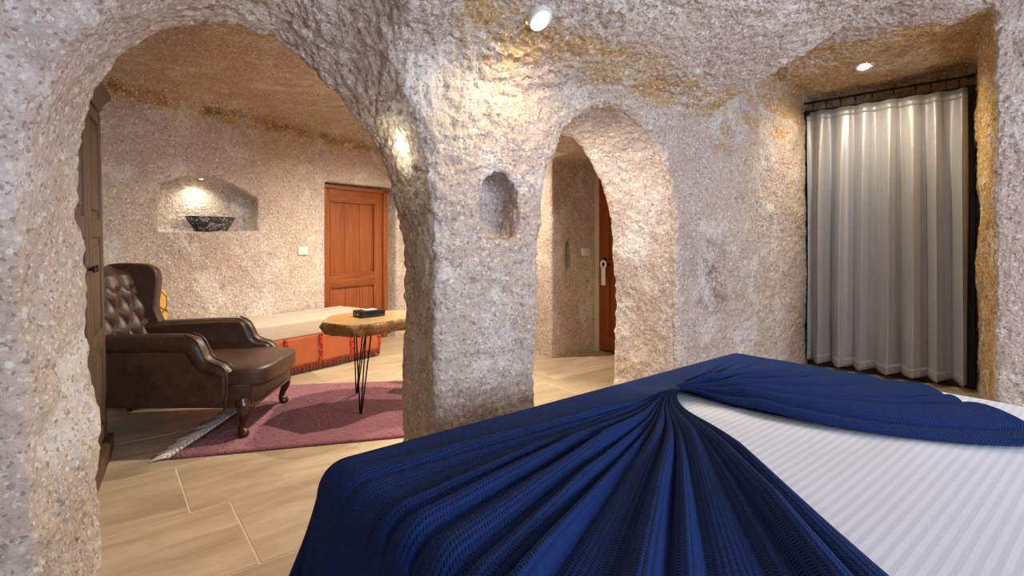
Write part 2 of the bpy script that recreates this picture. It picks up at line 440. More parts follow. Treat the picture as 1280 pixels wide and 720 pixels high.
def build_shell():
    V, Fq = surface_net(carve())
    keep = (V[Fq][:, :, 2].max(1) > -0.05); Fq = Fq[keep]
    fc = V[Fq].mean(1)
    V, Fq = refine(V, Fq, (fc[:, 1] > 0.2) & (fc[:, 1] < 2.66) & (fc[:, 0] > -0.45))
    N, _ = vert_normals(V, Fq)
    for _ in range(2):                        # even out the flat splits
        A = np.zeros_like(V); C = np.zeros(len(V))
        for a_, b_ in ((0, 1), (1, 2), (2, 3), (3, 0)):
            np.add.at(A, Fq[:, a_], V[Fq[:, b_]]); np.add.at(A, Fq[:, b_], V[Fq[:, a_]]); np.add.at(C, Fq[:, a_], 1); np.add.at(C, Fq[:, b_], 1)
        near = (V[:, 1] > 0.25) & (V[:, 1] < 2.62) & (V[:, 0] > -0.4)
        V = np.where(near[:, None], V * 0.5 + 0.5 * A / np.maximum(C, 1)[:, None], V)
    N, _ = vert_normals(V, Fq)
    T, S, Z = V.T; E = CE * T + SE * S; M = -SE * T + CE * S
    # how strongly a stretch of rock still shows pick marks
    far = S > 2.62
    pick = np.where(far, 0.45, 1.0)
    niche = (np.abs(E - 2.29) < 0.5) & (M > BACK_M + 0.03) & (Z > 1.25) & (Z < 1.9) & far
    pick = np.where(niche, 0.9, pick); pick = np.where((T < 0.35) & ~far, 0.35, pick); pick = np.where((S > 2.12) & (T > 2.5) & (T < 3.3), 0.4, pick)
    alc = (E > 4.45) & (S < 2.6)
    amp = np.where(niche, 0.35, np.where((np.abs(E - 4.02) < 0.6) & (M > BACK_M - 0.02) & far, 0.15, 1.0))
    W = V + 0.06 * np.stack([vnoise(V, 3.1, 11), vnoise(V, 3.1, 12), vnoise(V, 3.1, 13)], 1)
    low = vnoise(V, 1.7, 1) * 0.022 + vnoise(W, 4.2, 2) * 0.014
    mid = vnoise(W, 10.0, 3) * 0.009 + vnoise(W, 21.0, 4) * 0.006
    Q = W @ np.array([[0.9, 0.3, 0.0], [-0.3, 0.9, 0.2], [0.1, -0.2, 0.95]]) * np.array([1.6, 1.6, 0.7])
    hi = np.abs(vnoise(Q, 24.0, 5)) * -0.008 + vnoise(V, 38.0, 6) * 0.004
    D = low * amp + (mid + hi) * amp * np.where(far & ~niche, 0.6, 1.0)
    # pick marks: shallow scooped dents in slanting rows, worn away in places
    rot = np.array([[0.80, 0.42, 0.43], [-0.55, 0.80, 0.25], [-0.24, -0.43, 0.87]])
    nearm = (S > 0.15) & (S < 2.7) & (T > -0.5)
    Wn = W[nearm] + 0.010 * np.stack([vnoise(V[nearm], 13.0, 21), vnoise(V[nearm], 13.0, 22), vnoise(V[nearm], 13.0, 23)], 1)
    wl = worley((Wn @ rot.T) * np.array([27.0, 27.0, 13.0]), 3)
    wear = np.clip(0.60 + 0.9 * vnoise(V[nearm], 1.9, 24) + 0.5 * (Z[nearm] - 1.45), 0.12, 1.1)
    wear = np.where((T[nearm] > 1.15) & (T[nearm] < 2.0) & (Z[nearm] > 1.3), wear * 1.3 + 0.15, wear); wear = np.where(T[nearm] < 0.4, wear * 0.45, wear); wear = np.where((S[nearm] > 2.14) & (T[nearm] > 2.4), wear * 0.35, wear)
    D[nearm] += (wl - 0.55) * 0.019 * wear + vnoise(V[nearm], 55.0, 25) * 0.0022
    sharp = np.clip((Z - 0.0) / 0.1, 0.3, 1)
    V = V + N * (D * sharp)[:, None]
    N, fn = vert_normals(V, Fq)
    # mineral colour fields
    stain = 0.84 * gauss(Z, 2.20, 0.12) * (S < 2.25) * (S > 1.2) * (T > 1.2) * (T < 5)
    stain = np.maximum(stain, alc * (0.28 + 0.80 * (S < 1.25) * 1.0) * np.clip((Z + 0.2) / 0.6, 0.6, 1))
    stain = np.maximum(stain, alc * 0.8 * (Z > 2.35))
    stain = np.maximum(stain, 0.7 * gauss(E, 4.1, 0.18) * gauss(Z, 2.1, 0.28) * (S > 1.5) * (S < 2.4))
    stain = np.maximum(stain, far * 1.0 * gauss(Z + 0.05 * (E - 2), 2.45, 0.10) * (M > 4.3))
    stain = np.maximum(stain, far * 0.45 * (Z > 2.4) * np.clip((M - 2.9) / 1.4, 0.25, 1.0))
    stain = np.maximum(stain, 0.5 * gauss(Z, 0.80, 0.05) * (S > 1.7) * (S < 2.3) * (T > 1.0))
    stain = np.maximum(stain, 0.2 * far * (T > 3.5))
    stain = np.maximum(stain, far * 0.30 * (gauss(Z, 1.02, 0.14) + 0.8 * gauss(Z, 2.0, 0.12)) * (T < 3.2))
    lilac = np.full(len(V), 0.38)
    soot = 0.9 * gauss(T, 3.6, 0.28) * gauss(Z, 0.95, 0.28) * (S > 1.8) * (S < 2.2)
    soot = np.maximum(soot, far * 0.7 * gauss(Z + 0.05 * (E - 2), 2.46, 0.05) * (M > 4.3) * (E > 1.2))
    # split into the room's surfaces at natural edges
    fc = V[Fq].mean(1); fT, fS, fZ = fc.T; fnz = fn[:, 2] / (np.linalg.norm(fn, axis=1) + 1e-12)
    fE = CE * fT + SE * fS
    down = fnz < -0.45
    reg = np.full(len(Fq), 4)
    reg[fS > 2.66] = 1                        # sitting room walls
    reg[(fS <= 2.66) & (fS > 1.0) & (fE < 4.42)] = 0      # the arched wall
    reg[(fE >= 4.30) & (fS <= 2.66)] = 2      # far wall with the curtain alcove
    reg[(fS <= 2.66) & down & (fZ > 1.95) & (fS < 1.98)] = 3
    reg[(fS <= 2.66) & down & (fZ > 2.3)] = 3
    reg[(fS > 2.66) & down & (fZ > 1.95)] = 3
    mat = stone_material()
    names = ['wall_left', 'wall_back', 'wall_far', 'ceiling', 'wall_rear']
    labels = ['rough carved tuff wall with two arched openings and a pillar niche', 'cream carved tuff walls of the sitting room with a lit niche',
              'lilac tuff wall with the deep ochre curtain alcove', 'rough vaulted tuff ceiling with ochre seams', 'tuff walls of the bedroom behind the bed']
    for k, nm in enumerate(names):
        f = Fq[reg == k]
        if len(f) == 0: continue
        ids, inv = np.unique(f, return_inverse=True); inv = inv.reshape(-1, 4)
        me = bpy.data.meshes.new(nm)
        me.vertices.add(len(ids)); me.vertices.foreach_set('co', V[ids].astype(np.float32).ravel())
        me.loops.add(inv.size); me.loops.foreach_set('vertex_index', inv.astype(np.int32).ravel())
        me.polygons.add(len(inv)); me.polygons.foreach_set('loop_start', (np.arange(len(inv)) * 4).astype(np.int32))
        me.update(calc_edges=True); me.shade_smooth()
        for an, arr in (('stain', stain), ('lilac', lilac), ('soot', soot), ('pick', pick)):
            at = me.attributes.new(an, 'FLOAT', 'POINT'); at.data.foreach_set('value', arr[ids].astype(np.float32))
        me.normals_split_custom_set_from_vertices(N[ids].astype(np.float32))
        o = link(nm, me, mat); tag(o, labels[k], 'wall' if 'wall' in nm else 'ceiling', kind='structure')
build_shell()

# ------------------------------------------------------------------ floor of travertine tiles
def floor():
    t = NT('travertine'); p = t.obj(); r = t.rand()
    pr = t.n('ShaderNodeVectorMath', operation='ADD'); t.l(p, pr.inputs[0])
    cb = t.n('ShaderNodeCombineXYZ'); t.put(cb.inputs[0], t.math('MULTIPLY', r, 31.0)); t.put(cb.inputs[1], t.math('MULTIPLY', r, 57.0)); t.l(cb.outputs[0], pr.inputs[1])
    q = pr.outputs[0]
    vein = t.noise(t.mapping(q, (1.4, 7.0, 1)), 1.0, 8, 0.65, 0.8); cloud = t.noise(q, 2.6, 4, 0.6)
    c = t.mix(t.ramp(vein, [(0.36, 0.0), (0.64, 1.0)]), (0.335, 0.245, 0.148), (0.57, 0.45, 0.31))
    c = t.mix(t.math('MULTIPLY', cloud, 0.45), c, (0.54, 0.42, 0.29))
    c = t.mix(t.math('MULTIPLY', t.math('GREATER_THAN', r, 0.6), 0.5), c, (0.33, 0.245, 0.155))
    c = t.mix(t.math('MULTIPLY', t.ramp(t.noise(t.mapping(q, (3, 22, 1)), 1.0, 8, 0.8, 1.0), [(0.66, 0.0), (0.74, 1.0)]), 0.5), c, (0.28, 0.18, 0.10))
    m = t.out(c, t.ramp(vein, [(0.2, 0.34), (0.8, 0.5)]), 0.0, t.bump(vein, 0.001))
    gm = plain('floor_grout', (0.62, 0.52, 0.39), 0.9)
    bm = bmesh.new(); add_box(bm, (2.2, 2.1, -0.0317), (8.4, 9.8, 0.06))
    fl = tag(bm_obj('floor', bm, gm), 'honey coloured travertine tile floor', 'floor', kind='structure')
    def mesh(L, W):
        bm = bmesh.new(); add_box(bm, (0, 0, -0.008), (L - 0.008, W - 0.008, 0.016), None, 0.0012, 1)
        me = bpy.data.meshes.new('floor_tile'); bm.to_mesh(me); bm.free(); me.materials.append(m); return me
    big = mesh(0.9, 0.6)
    offs = [0.31, 0.48, 0.02, 0.66, 0.20, 0.80, 0.40]
    for k in range(-8, 7):
        y0 = 2.76 + 0.6 * k; off = {0: 0.32, -1: 0.48}.get(k, offs[k % 7])
        for j in range(-3, 8):
            x0 = off + 0.9 * j; cx, cy = x0 + 0.45, y0 + 0.3
            M_ = -SE * cx + CE * cy; E_ = CE * cx + SE * cy
            if cx < -2.1 or cx > 6.2 or cy < -2.6 or M_ > 5.6: continue
            if cx < -0.9 and cy > 2.9: continue
            if cx > 4.9 and (cy > 2.6 or cy < 0.4): continue
            if E_ > 5.2 and cy < 0.3: continue
            if cx > 4.3 and cy > 4.4: continue
            link('floor_tile', big, None, fl, (cx, cy, 0))
floor()
bpy.context.view_layer.update()
DG = bpy.context.evaluated_depsgraph_get()
CAM_R = Vector((math.cos(YAW), -math.sin(YAW), 0)); CAM_F = Vector((math.sin(YAW), math.cos(YAW), 0))
def ray(px, py):
    return (CAM_F + CAM_R * ((px - 640) / F_PX) + Vector((0, 0, 1)) * ((HORIZON - py) / F_PX))
def hit(px, py):
    ok, p, n, i, o, m = scene.ray_cast(DG, cam.location, ray(px, py).normalized())
    return p, n
def on_floor(px, py, z=0.0):
    d = ray(px, py); return cam.location + d * ((z - EYE) / d.z)
def up_from(x, y, z=1.5):
    ok, p, n, i, o, m = scene.ray_cast(DG, Vector((x, y, z)), Vector((0, 0, 1))); return p
# ------------------------------------------------------------------ lamps
def spotlight(name, loc, rz, label, power, color=(1.0, 0.80, 0.52), cone=120, radius=0.035, aim=(0, 0, -1), group=None, size=0.045, blend=0.8, face=None):
    """recessed ceiling spot: trim ring, glowing lens, its own light"""
    root = empty(name, loc, 0, label, 'spotlight', group)
    q = Vector(aim).to_track_quat('-Z', 'Y')
    s = size / 0.045
    ring = lathe_obj('trim_ring', [(0.030 * s, 0.012), (0.030 * s, -0.004), (0.036 * s, -0.008), (0.045 * s, -0.006), (0.047 * s, 0.004), (0.044 * s, 0.03)], TRIM, root, 28)
    lens = lathe_obj('lens', [(0.0, -0.010), (0.02 * s, -0.009), (0.031 * s, -0.004)], GLOW, root, 24)
    qf = Vector(face or aim).to_track_quat('-Z', 'Y')
    for o in (ring, lens): o.rotation_euler = qf.to_euler()
    d = bpy.data.lights.new('bulb_light', 'SPOT'); d.energy = power; d.color = color; d.spot_size = R(cone); d.spot_blend = blend; d.shadow_soft_size = radius
    l = bpy.data.objects.new('bulb_light', d); COL.objects.link(l); l.parent = root
    l.location = Vector(face or aim).normalized() * 0.03; l.rotation_euler = q.to_euler()
    return root
TRIM = plain('lamp_trim', (0.75, 0.74, 0.70), 0.4)
GLOW = emitter('lamp_lens', (1.0, 0.86, 0.62, 1), 60.0)
# ------------------------------------------------------------------ materials of the furnishings
def wood(name, dark, light, rough=0.32, axis='z', scale=1.0, coat=0.25):
    t = NT(name); p = t.obj()
    sc = {'z': (26, 26, 1.6), 'x': (1.6, 26, 26), 'y': (26, 1.6, 26)}[axis]
    v = t.n('ShaderNodeVectorMath', operation='ADD'); t.l(t.mapping(p, tuple(s * scale for s in sc)), v.inputs[0])
    cb = t.n('ShaderNodeCombineXYZ'); t.put(cb.inputs[0], t.math('MULTIPLY', t.rand(), 40.0)); t.put(cb.inputs[2], t.math('MULTIPLY', t.rand(), 23.0)); t.l(cb.outputs[0], v.inputs[1])
    g = t.noise(v.outputs[0], 1.0, 6, 0.62, 1.2)
    c = t.mix(t.ramp(g, [(0.25, 0.0), (0.72, 1.0)]), dark, light)
    c = t.mix(t.math('MULTIPLY', t.noise(p, 3.0, 2), 0.35), c, tuple(x * 0.55 for x in light))
    return t.out(c, rough, 0.0, t.bump(g, 0.0008), Coat_Weight=coat, Coat_Roughness=0.2)
def leather(name, dark, light):
    t = NT(name); p = t.obj()
    n = t.noise(p, 13, 7, 0.7, 0.5); g = t.noise(p, 170, 3, 0.6)
    c = t.mix(t.ramp(n, [(0.3, 0.0), (0.68, 1.0)]), dark, light)
    return t.out(c, t.ramp(n, [(0.2, 0.34), (0.8, 0.46)]), 0.0, t.bump(t.math('ADD', g, t.math('MULTIPLY', n, 1.5)), 0.0014))
DOORW = wood('red_brown_door_wood', (0.15, 0.030, 0.007), (0.38, 0.105, 0.025))
DOORX = wood('red_brown_door_wood_rail', (0.15, 0.030, 0.007), (0.37, 0.10, 0.024), axis='x')
DOORD = DOORW
CABW = wood('dark_cabinet_wood', (0.048, 0.025, 0.012), (0.15, 0.082, 0.040), 0.6, coat=0.0)
LEGW = wood('dark_polished_leg_wood', (0.030, 0.010, 0.005), (0.085, 0.030, 0.012), 0.22)
LEATHER = leather('brown_leather', (0.030, 0.013, 0.007), (0.088, 0.041, 0.021))
LEATHER2 = LEATHER
BLACK = plain('black_iron', (0.012, 0.012, 0.014), 0.42, 0.5)
WHITE = plain('white_plastic', (0.72, 0.70, 0.64), 0.45)
PLASTER = plain('pale_plaster', (0.74, 0.68, 0.56), 0.85, 0, 0.1, 30)

# ------------------------------------------------------------------ bed, sheet, blanket
BX0, BX1, BY0, BY1, BZ = 0.455, 2.63, -0.55, 1.42, 0.65
def wrap(a, b, z0, r=0.07, flare=0.10, grow=0.0, wave=0.0):
    """lay a flat cloth point (a, b) over the bed and down its sides"""
    x0, x1, y0, y1 = BX0 + r - grow, BX1 - r + grow, BY0 + r - grow, BY1 - r + grow
    ca, cb = np.clip(a, x0, x1), np.clip(b, y0, y1)
    dx, dy = a - ca, b - cb; L = np.hypot(dx, dy); s = np.where(L > 1e-9, L, 1)
    ux, uy = dx / s, dy / s
    q = r * math.pi / 2; arc = np.minimum(L, q); rest = np.maximum(L - q, 0)
    per = np.where(np.abs(dx) > np.abs(dy), b, a) + 0.6 * np.arctan2(dy, dx)
    fl = flare * (1 + 0.9 * np.clip(-ux, 0, 1)) + wave * (np.sin(per * 23.0) + 0.6 * np.sin(per * 41 + 1.0)) * np.clip(rest / 0.3, 0, 1)
    hor = r * np.sin(arc / r) + rest * np.sin(fl); drop = r * (1 - np.cos(arc / r)) + rest * np.cos(fl)
    return np.stack([ca + ux * hor, cb + uy * hor, z0 - drop], -1)
def bed():
    b = empty('bed', ((BX0 + BX1) / 2, (BY0 + BY1) / 2, 0), 0, 'wide low bed under the navy throw and striped sheet', 'bed')
    box_obj('bed_base', (0, 0, 0.15), (2.06, 1.87, 0.27), plain('bed_base_fabric', (0.25, 0.22, 0.2), 0.9), b, 0.02)
    box_obj('mattress', (0, 0, 0.462), (2.13, 1.93, 0.36), plain('mattress_ticking', (0.75, 0.74, 0.72), 0.85), b, 0.06, 4)
    # striped satin sheet
    t = NT('striped_satin_sheet'); uv = t.uv(); s = t.sep(uv)
    st = t.math('MULTIPLY_ADD', t.math('SINE', t.math('MULTIPLY', s[1], 2 * math.pi / 0.0235)), 0.5, 0.5)
    k = t.ramp(st, [(0.42, 0.0), (0.58, 1.0)])
    c = t.mix(k, (0.53, 0.54, 0.57), (0.63, 0.64, 0.67))
    wv = t.noise(uv, 900, 2)
    m = t.out(c, t.math('ADD', t.math('MULTIPLY', k, -0.16), 0.62), 0.0, t.bump(t.math('ADD', t.math('MULTIPLY', wv, 0.3), t.noise(uv, 7, 3)), 0.0016), Sheen_Weight=0.2)
    a, bb = np.meshgrid(np.linspace(BX0 - 0.28, BX1 + 0.36, 170), np.linspace(BY0 - 0.3, BY1 + 0.25, 150), indexing='ij')
    P = wrap(a, bb, BZ + 0.003, 0.06, 0.02, 0.004)
    fl = np.stack([a.ravel(), bb.ravel(), 0 * a.ravel()], 1)
    Q = fl @ np.array([[0.8, 0.6, 0], [-0.6, 0.8, 0], [0, 0, 1.]]) * np.array([1.0, 2.8, 1])
    w = (np.abs(vnoise(Q, 3.2, 31)) * -0.004 + vnoise(fl, 2.2, 32) * 0.004).reshape(a.shape)
    P[..., 2] += w
    o = grid_obj('bed_sheet', P, m, None, uv=np.stack([a, bb], -1), solid=0.003)
    tag(o, 'white satin striped sheet spread over the wide bed', 'sheet')
bed()

def blanket():
    K = np.array([1.675, 1.105])
    t = NT('navy_cable_knit'); uv = t.uv(); s = t.sep(uv)
    v = s[1]; u = s[0]
    fr = t.math('FRACT', v); tri = t.math('ABSOLUTE', t.math('SUBTRACT', fr, 0.5))          # 0 rib centre .. 0.5 groove
    chev = t.math('SINE', t.math('ADD', t.math('MULTIPLY', u, 2 * math.pi / 0.009), t.math('MULTIPLY', tri, 9.0)))
    rib = t.math('SUBTRACT', 1.0, t.math('POWER', t.math('MULTIPLY', tri, 2.0), 2.2))
    h = t.math('ADD', rib, t.math('MULTIPLY', chev, 0.30))
    c = t.mix(t.noise(uv, 260, 2), (0.0042, 0.0165, 0.082), (0.0066, 0.0240, 0.112))
    m = t.out(c, 0.85, 0.0, t.bump(h, 0.0034, 0.9), Sheen_Weight=0.03, Sheen_Roughness=0.5, Sheen_Tint=(0.25, 0.42, 0.9), Specular_IOR_Level=0.12)
    nphi, nr = 900, 130
    phi = np.linspace(R(233), R(-92), nphi)
    lin = np.linspace(0, 1, nr) ** 1.25
    # outer limit of the flat cloth along every direction
    def rmax(p):
        c, s_ = math.cos(p), math.sin(p); best = 9.0
        if c < -1e-6: best = min(best, (K[0] - (BX0 - 0.56)) / -c)
        if c > 1e-6: best = min(best, ((BX1 + 0.30) - K[0]) / c)
        if s_ > 1e-6: best = min(best, ((BY1 + 0.52) - K[1]) / s_)
        if s_ < -1e-6: best = min(best, (K[1] + 0.15) / -s_)
        if c > 0:                                            # its right-hand short edge
            A = np.array([2.18, 0.245]); D = np.array([0.47, 0.235]); n = np.array([D[1], -D[0]])
            den = n @ np.array([c, s_]); num = n @ (A - K)
            if den > 1e-6 and num > 0: best = min(best, num / den)
        return best
    rm = np.array([rmax(p) for p in phi])
    # right hem: the cloth's edge curves away from the knot instead of running straight
    PH, LL = np.meshgrid(phi, lin, indexing='ij'); RR = LL * rm[:, None]
    pd = np.degrees(PH)
    # the right-hand hem leaves the knot downwards and then bends to the right
    bend = np.clip((-pd + 15) / 107.0, 0, 1)
    PHe = PH + bend * R(24) * np.clip(RR / 0.9, 0, 1.1) 
    side = np.clip((90 - pd) / 85.0, -1, 1)
    swirl = side * R(46) * np.exp(-(RR / 0.13) ** 1.2)
    a = K[0] + RR * np.cos(PHe + swirl); b = K[1] + RR * np.sin(PHe + swirl)
    P = wrap(a, b, BZ + 0.012, 0.085, 0.13, 0.016, 0.09)
    # pleats gathered into the knot
    rng = np.random.default_rng(5)
    def pleats(lo, hi, n, seed, jitter):
        r_ = np.random.default_rng(seed); ed = np.linspace(lo, hi, n + 1); ed[1:-1] += r_.uniform(-jitter, jitter, n - 1) * (hi - lo) / n
        amp = r_.uniform(0.55, 1.25, n); reach = r_.uniform(0.5, 1.5, n); return ed, amp, reach
    H = np.zeros_like(RR)
    for (lo, hi, n, seed, jit, A0, decay) in ((183, 233.5, 12, 3, 0.33, 0.075, 1.5), (170, 183, 3, 4, 0.2, 0.034, 1.0), (-93, 4, 7, 8, 0.34, 0.10, 0.75), (4, 22, 3, 9, 0.2, 0.026, 0.6)):
        ed, amp, reach = pleats(lo, hi, n, seed, jit)
        for i in range(n):
            x = (pd - ed[i]) / (ed[i + 1] - ed[i]); mk = (x >= 0) & (x < 1)
            wid = np.maximum(RR * np.radians(ed[i + 1] - ed[i]), 1e-4)
            prof = np.clip(np.sin(np.pi * np.clip(x, 0, 1)), 0, 1) ** 0.6
            A = A0 * amp[i] * np.exp(-RR / (decay * reach[i])) * np.clip(RR / 0.10, 0, 1)
            A = np.minimum(A, wid * 0.9)
            H = np.where(mk, prof * A, H)
    H += 0.034 * np.exp(-(RR / 0.11) ** 2)                      # the gathered lump itself
    flatpos = np.stack([a.ravel(), b.ravel(), 0 * a.ravel()], 1)
    H += (np.clip(vnoise(flatpos, 3.0, 41), -0.4, 1) * 0.006).reshape(H.shape) * np.clip(RR / 0.3, 0, 1)
    H *= 1 - 0.85 * np.clip((a - 2.15) / 0.4, 0, 1) * np.clip((b - 0.45) / 0.4, 0, 1)
    H *= 1 - 0.9 * np.clip((b - 1.22) / 0.15, 0, 1)
    onside = np.clip((P[..., 2] - (BZ - 0.25)) / 0.25, 0, 1)
    P[..., 2] += H * (0.25 + 0.75 * onside)
    # knit coordinates: ribs run along the bed's foot, then turn into the pleats
    per_deg = 1.45
    vv = np.where(pd > 180, -(pd - 180) * per_deg, np.where(pd < 0, pd * 0.7, (b - K[1]) / 0.0135))
    uu = np.where((pd > 180) | (pd < 0), RR, np.abs(a - K[0]))
    o = grid_obj('throw_blanket', P, m, None, uv=np.stack([uu, vv + 200], -1), solid=0.006)
    tag(o, 'navy cable knit throw gathered into a fan of pleats on the bed', 'blanket')
blanket()

# ------------------------------------------------------------------ curtain, rod and the dark window behind
def curtain():
    rz = BACK_RZ - R(90)                                        # local x runs along the curtain to the right, local -y faces the room
    A_, B_ = Vector((5.45, 2.17)), Vector((5.585, 0.985)); base = tuple((A_ + B_) / 2); W = (B_ - A_).length
    rz = math.atan2(B_.y - A_.y, B_.x - A_.x); behind = (base[0] + 0.125 * 0.9937, base[1] + 0.125 * 0.1118)
    t = NT('silver_satin'); uv = t.uv()
    th = t.noise(t.mapping(uv, (900, 60, 1)), 1.0, 3, 0.6); th2 = t.noise(t.mapping(uv, (60, 900, 1)), 1.0, 3, 0.6)
    g = t.math('ADD', th, th2)
    c = t.mix(t.math('MULTIPLY', g, 0.5), (0.25, 0.26, 0.30), (0.56, 0.57, 0.62))
    m = t.out(c, 0.36, 0.3, t.bump(g, 0.0006), Sheen_Weight=0.15)
    cu = empty('curtain', (*base, 0), rz, 'silver grey satin curtain hanging in soft pleats in the alcove', 'curtain')
    nu, nv = 420, 90
    u = np.linspace(0, 1, nu); z = np.linspace(0.055, 2.50, nv)
    knots = np.array([0, .06, .13, .20, .30, .345, .43, .50, .60, .645, .745, .80, .87, .95, 1.0])
    ph = np.interp(u, knots, np.arange(len(knots)) * math.pi)
    rr = np.random.default_rng(3); am = np.interp(u, np.linspace(0, 1, 15), rr.uniform(0.55, 1.45, 15))
    U, Z = np.meshgrid(u, z, indexing='ij'); PHI = ph[:, None] + 0.25 * np.sin(Z * 1.3 + 5 * U)
    f = np.sin(PHI); f = np.sign(f) * np.abs(f) ** 0.75
    A = (0.020 + 0.044 * np.clip((2.50 - Z) / 0.9, 0, 1)) * am[:, None]
    A = A * (1 + 0.25 * np.clip((0.5 - Z) / 0.5, 0, 1))
    X = (U - 0.5) * W + 0.012 * np.sin(2 * PHI) * np.clip((2.5 - Z) / 1.0, 0, 1)
    Y = A * f + 0.006 * np.sin(Z * 9 + U * 30) * np.clip((1.6 - Z) / 1.6, 0, 1)
    Zc = Z + (0.012 * np.sin(PHI * 1.0 + 0.6)) * np.clip((0.4 - Z) / 0.4, 0, 1) - 0.006 * np.clip((Z - 2.4) / 0.1, 0, 1) * (1 - np.abs(np.cos(PHI / 2)))
    grid_obj('drape', np.stack([X, Y, Zc], -1), m, cu, uv=np.stack([U * W * 1.3, Z], -1), solid=0.003)
    # stitched heading and hem
    for zz0, zz1, nm in ((2.425, 2.503, 'heading_band'), (0.052, 0.15, 'hem')):
        zs = np.linspace(zz0, zz1, 5); k = [np.argmin(abs(z - q)) for q in zs]
        P = np.stack([X[:, k], Y[:, k] - 0.0035, Zc[:, k]], -1)
        P[:, 0, 2] = Zc[:, k[0]] ; grid_obj(nm, P, m, cu, uv=np.stack([U[:, k] * W * 1.3, Z[:, k]], -1), solid=0.002)
    for i, q in enumerate((0.045, 0.14, 0.24, 0.34, 0.45, 0.585, 0.715, 0.80, 0.885, 0.955)):
        x = (q - 0.5) * W
        ring = tube_obj('ring', [(x, 0.028 * math.cos(k * math.pi / 10), 2.572 + 0.028 * math.sin(k * math.pi / 10)) for k in range(20)], 0.004, BLACK, cu, 8, True)
        ring.location = (0, 0.0, 0); ring.rotation_euler = (0, 0, 0)
        tube_obj('hook', [(x, 0, 2.546), (x + 0.003, 0.004, 2.52), (x, 0.0, 2.495)], 0.003, BLACK, cu, 6)
    rod = empty('curtain_rod', (*base, 0), rz, 'thin black iron curtain rod below the alcove ceiling', 'curtain rod')
    tube_obj('pole', [(-W / 2 - 0.05, 0, 2.59), (W / 2 + 0.02, 0, 2.59)], 0.011, BLACK, rod, 12)
    for sx in (-W / 2 - 0.02, W / 2 - 0.005):
        bm = bmesh.new(); add_tube(bm, [(sx, 0, 2.59), (sx, 0.05, 2.59), (sx, 0.12, 2.60)], 0.009, 8)
        add_lathe(bm, [(0, 0), (0.022, 0), (0.022, 0.01), (0, 0.01)], 12, (sx, 0.0, 2.585))
        bm_obj('bracket', bm, BLACK, rod)
    lathe_obj('finial', [(0, -0.02), (0.014, -0.012), (0.018, 0), (0.014, 0.012), (0, 0.02)], BLACK, rod, 14, (W / 2 + 0.03, 0, 2.59))
    lathe_obj('tieback_knob', [(0, 0), (0.012, 0), (0.012, 0.03), (0.026, 0.035), (0.026, 0.05), (0, 0.056)], BLACK, rod, 16, (-W / 2 + 0.005, 0.03, 2.49), (R(90), 0, 0))
    # dark framed window filling the end of the alcove
    wn = empty('window_1', (*behind, 0), rz, 'dark framed window closing the alcove behind the curtain', 'window', kind='structure')
    DK = plain('dark_window_frame', (0.020, 0.021, 0.026), 0.5)
    for x in (-W / 2 - 0.005, 0.0, W / 2 + 0.005): box_obj('frame_post', (x, 0, 1.27), (0.07, 0.05, 2.54), DK, wn, 0.005)
    for zc in (0.035, 0.9, 2.5): box_obj('frame_rail', (0, 0, zc), (W + 0.06, 0.044, 0.07), DK, wn, 0.005)
    gm = NT('dark_glass').out((0.02, 0.025, 0.035), 0.08)
    for sx in (-1, 1):
        for z0, z1 in ((0.07, 0.865), (0.935, 2.465)): box_obj('pane', (sx * W / 4, 0.005, (z0 + z1) / 2), (W / 2 - 0.06, 0.01, z1 - z0), gm, wn, 0.001)
curtain()

# ------------------------------------------------------------------ doors
def door_sitting():
    d = empty('door_1', (*em(3.995, 5.185), 0), BACK_RZ, 'red brown panelled plank door in the sitting room wall', 'door', kind='structure')
    w, h = 0.96, 1.875
    for x, ww, mt in ((-w / 2 + 0.02, 0.04, DOORW), (w / 2 - 0.035, 0.07, DOORD)): box_obj('door_frame_post', (x, 0.0, h / 2), (ww, 0.09, h), mt, d, 0.004)
    box_obj('door_frame_head', (0, 0.0, h - 0.02), (w, 0.09, 0.04), DOORX, d, 0.004)
    x0, x1 = -w / 2 + 0.045, w / 2 - 0.075
    lf = empty('door_leaf', (0, 0, 0)); lf.parent = d
    sw = 0.075; rsw = 0.115
    box_obj('stile', ((x0 + sw / 2), 0, 0.925), (sw, 0.05, 1.83), DOORW, lf, 0.006)
    box_obj('stile', ((x1 - rsw / 2), 0, 0.925), (rsw, 0.05, 1.83), DOORD, lf, 0.006)
    pa, pb = x0 + sw, x1 - rsw
    for z0, z1 in ((1.70, 1.835), (0.70, 0.83), (0.01, 0.16)): box_obj('rail', ((pa + pb) / 2, 0, (z0 + z1) / 2), (pb - pa + 0.004, 0.048, z1 - z0), DOORX, lf, 0.006)
    for z0, z1 in ((0.83, 1.70), (0.16, 0.70)):
        pw = (pb - pa) / 3
        for i in range(3): box_obj('plank', (pa + pw * (i + 0.5), 0.008, (z0 + z1) / 2), (pw - 0.003, 0.022, z1 - z0 + 0.01), DOORW, lf, 0.005)
        for x in (pa + 0.009, pb - 0.009): box_obj('moulding', (x, -0.018, (z0 + z1) / 2), (0.018, 0.022, z1 - z0), DOORW, lf, 0.007)
        for z in (z0 + 0.009, z1 - 0.009): box_obj('moulding', ((pa + pb) / 2, -0.018, z), (pb - pa, 0.022, 0.018), DOORX, lf, 0.007)
    for z in (0.45, 1.0, 1.6): tube_obj('hinge', [(x0 - 0.004, -0.032, z - 0.035), (x0 - 0.004, -0.032, z + 0.035)], 0.007, BLACK, d, 8)
door_sitting()
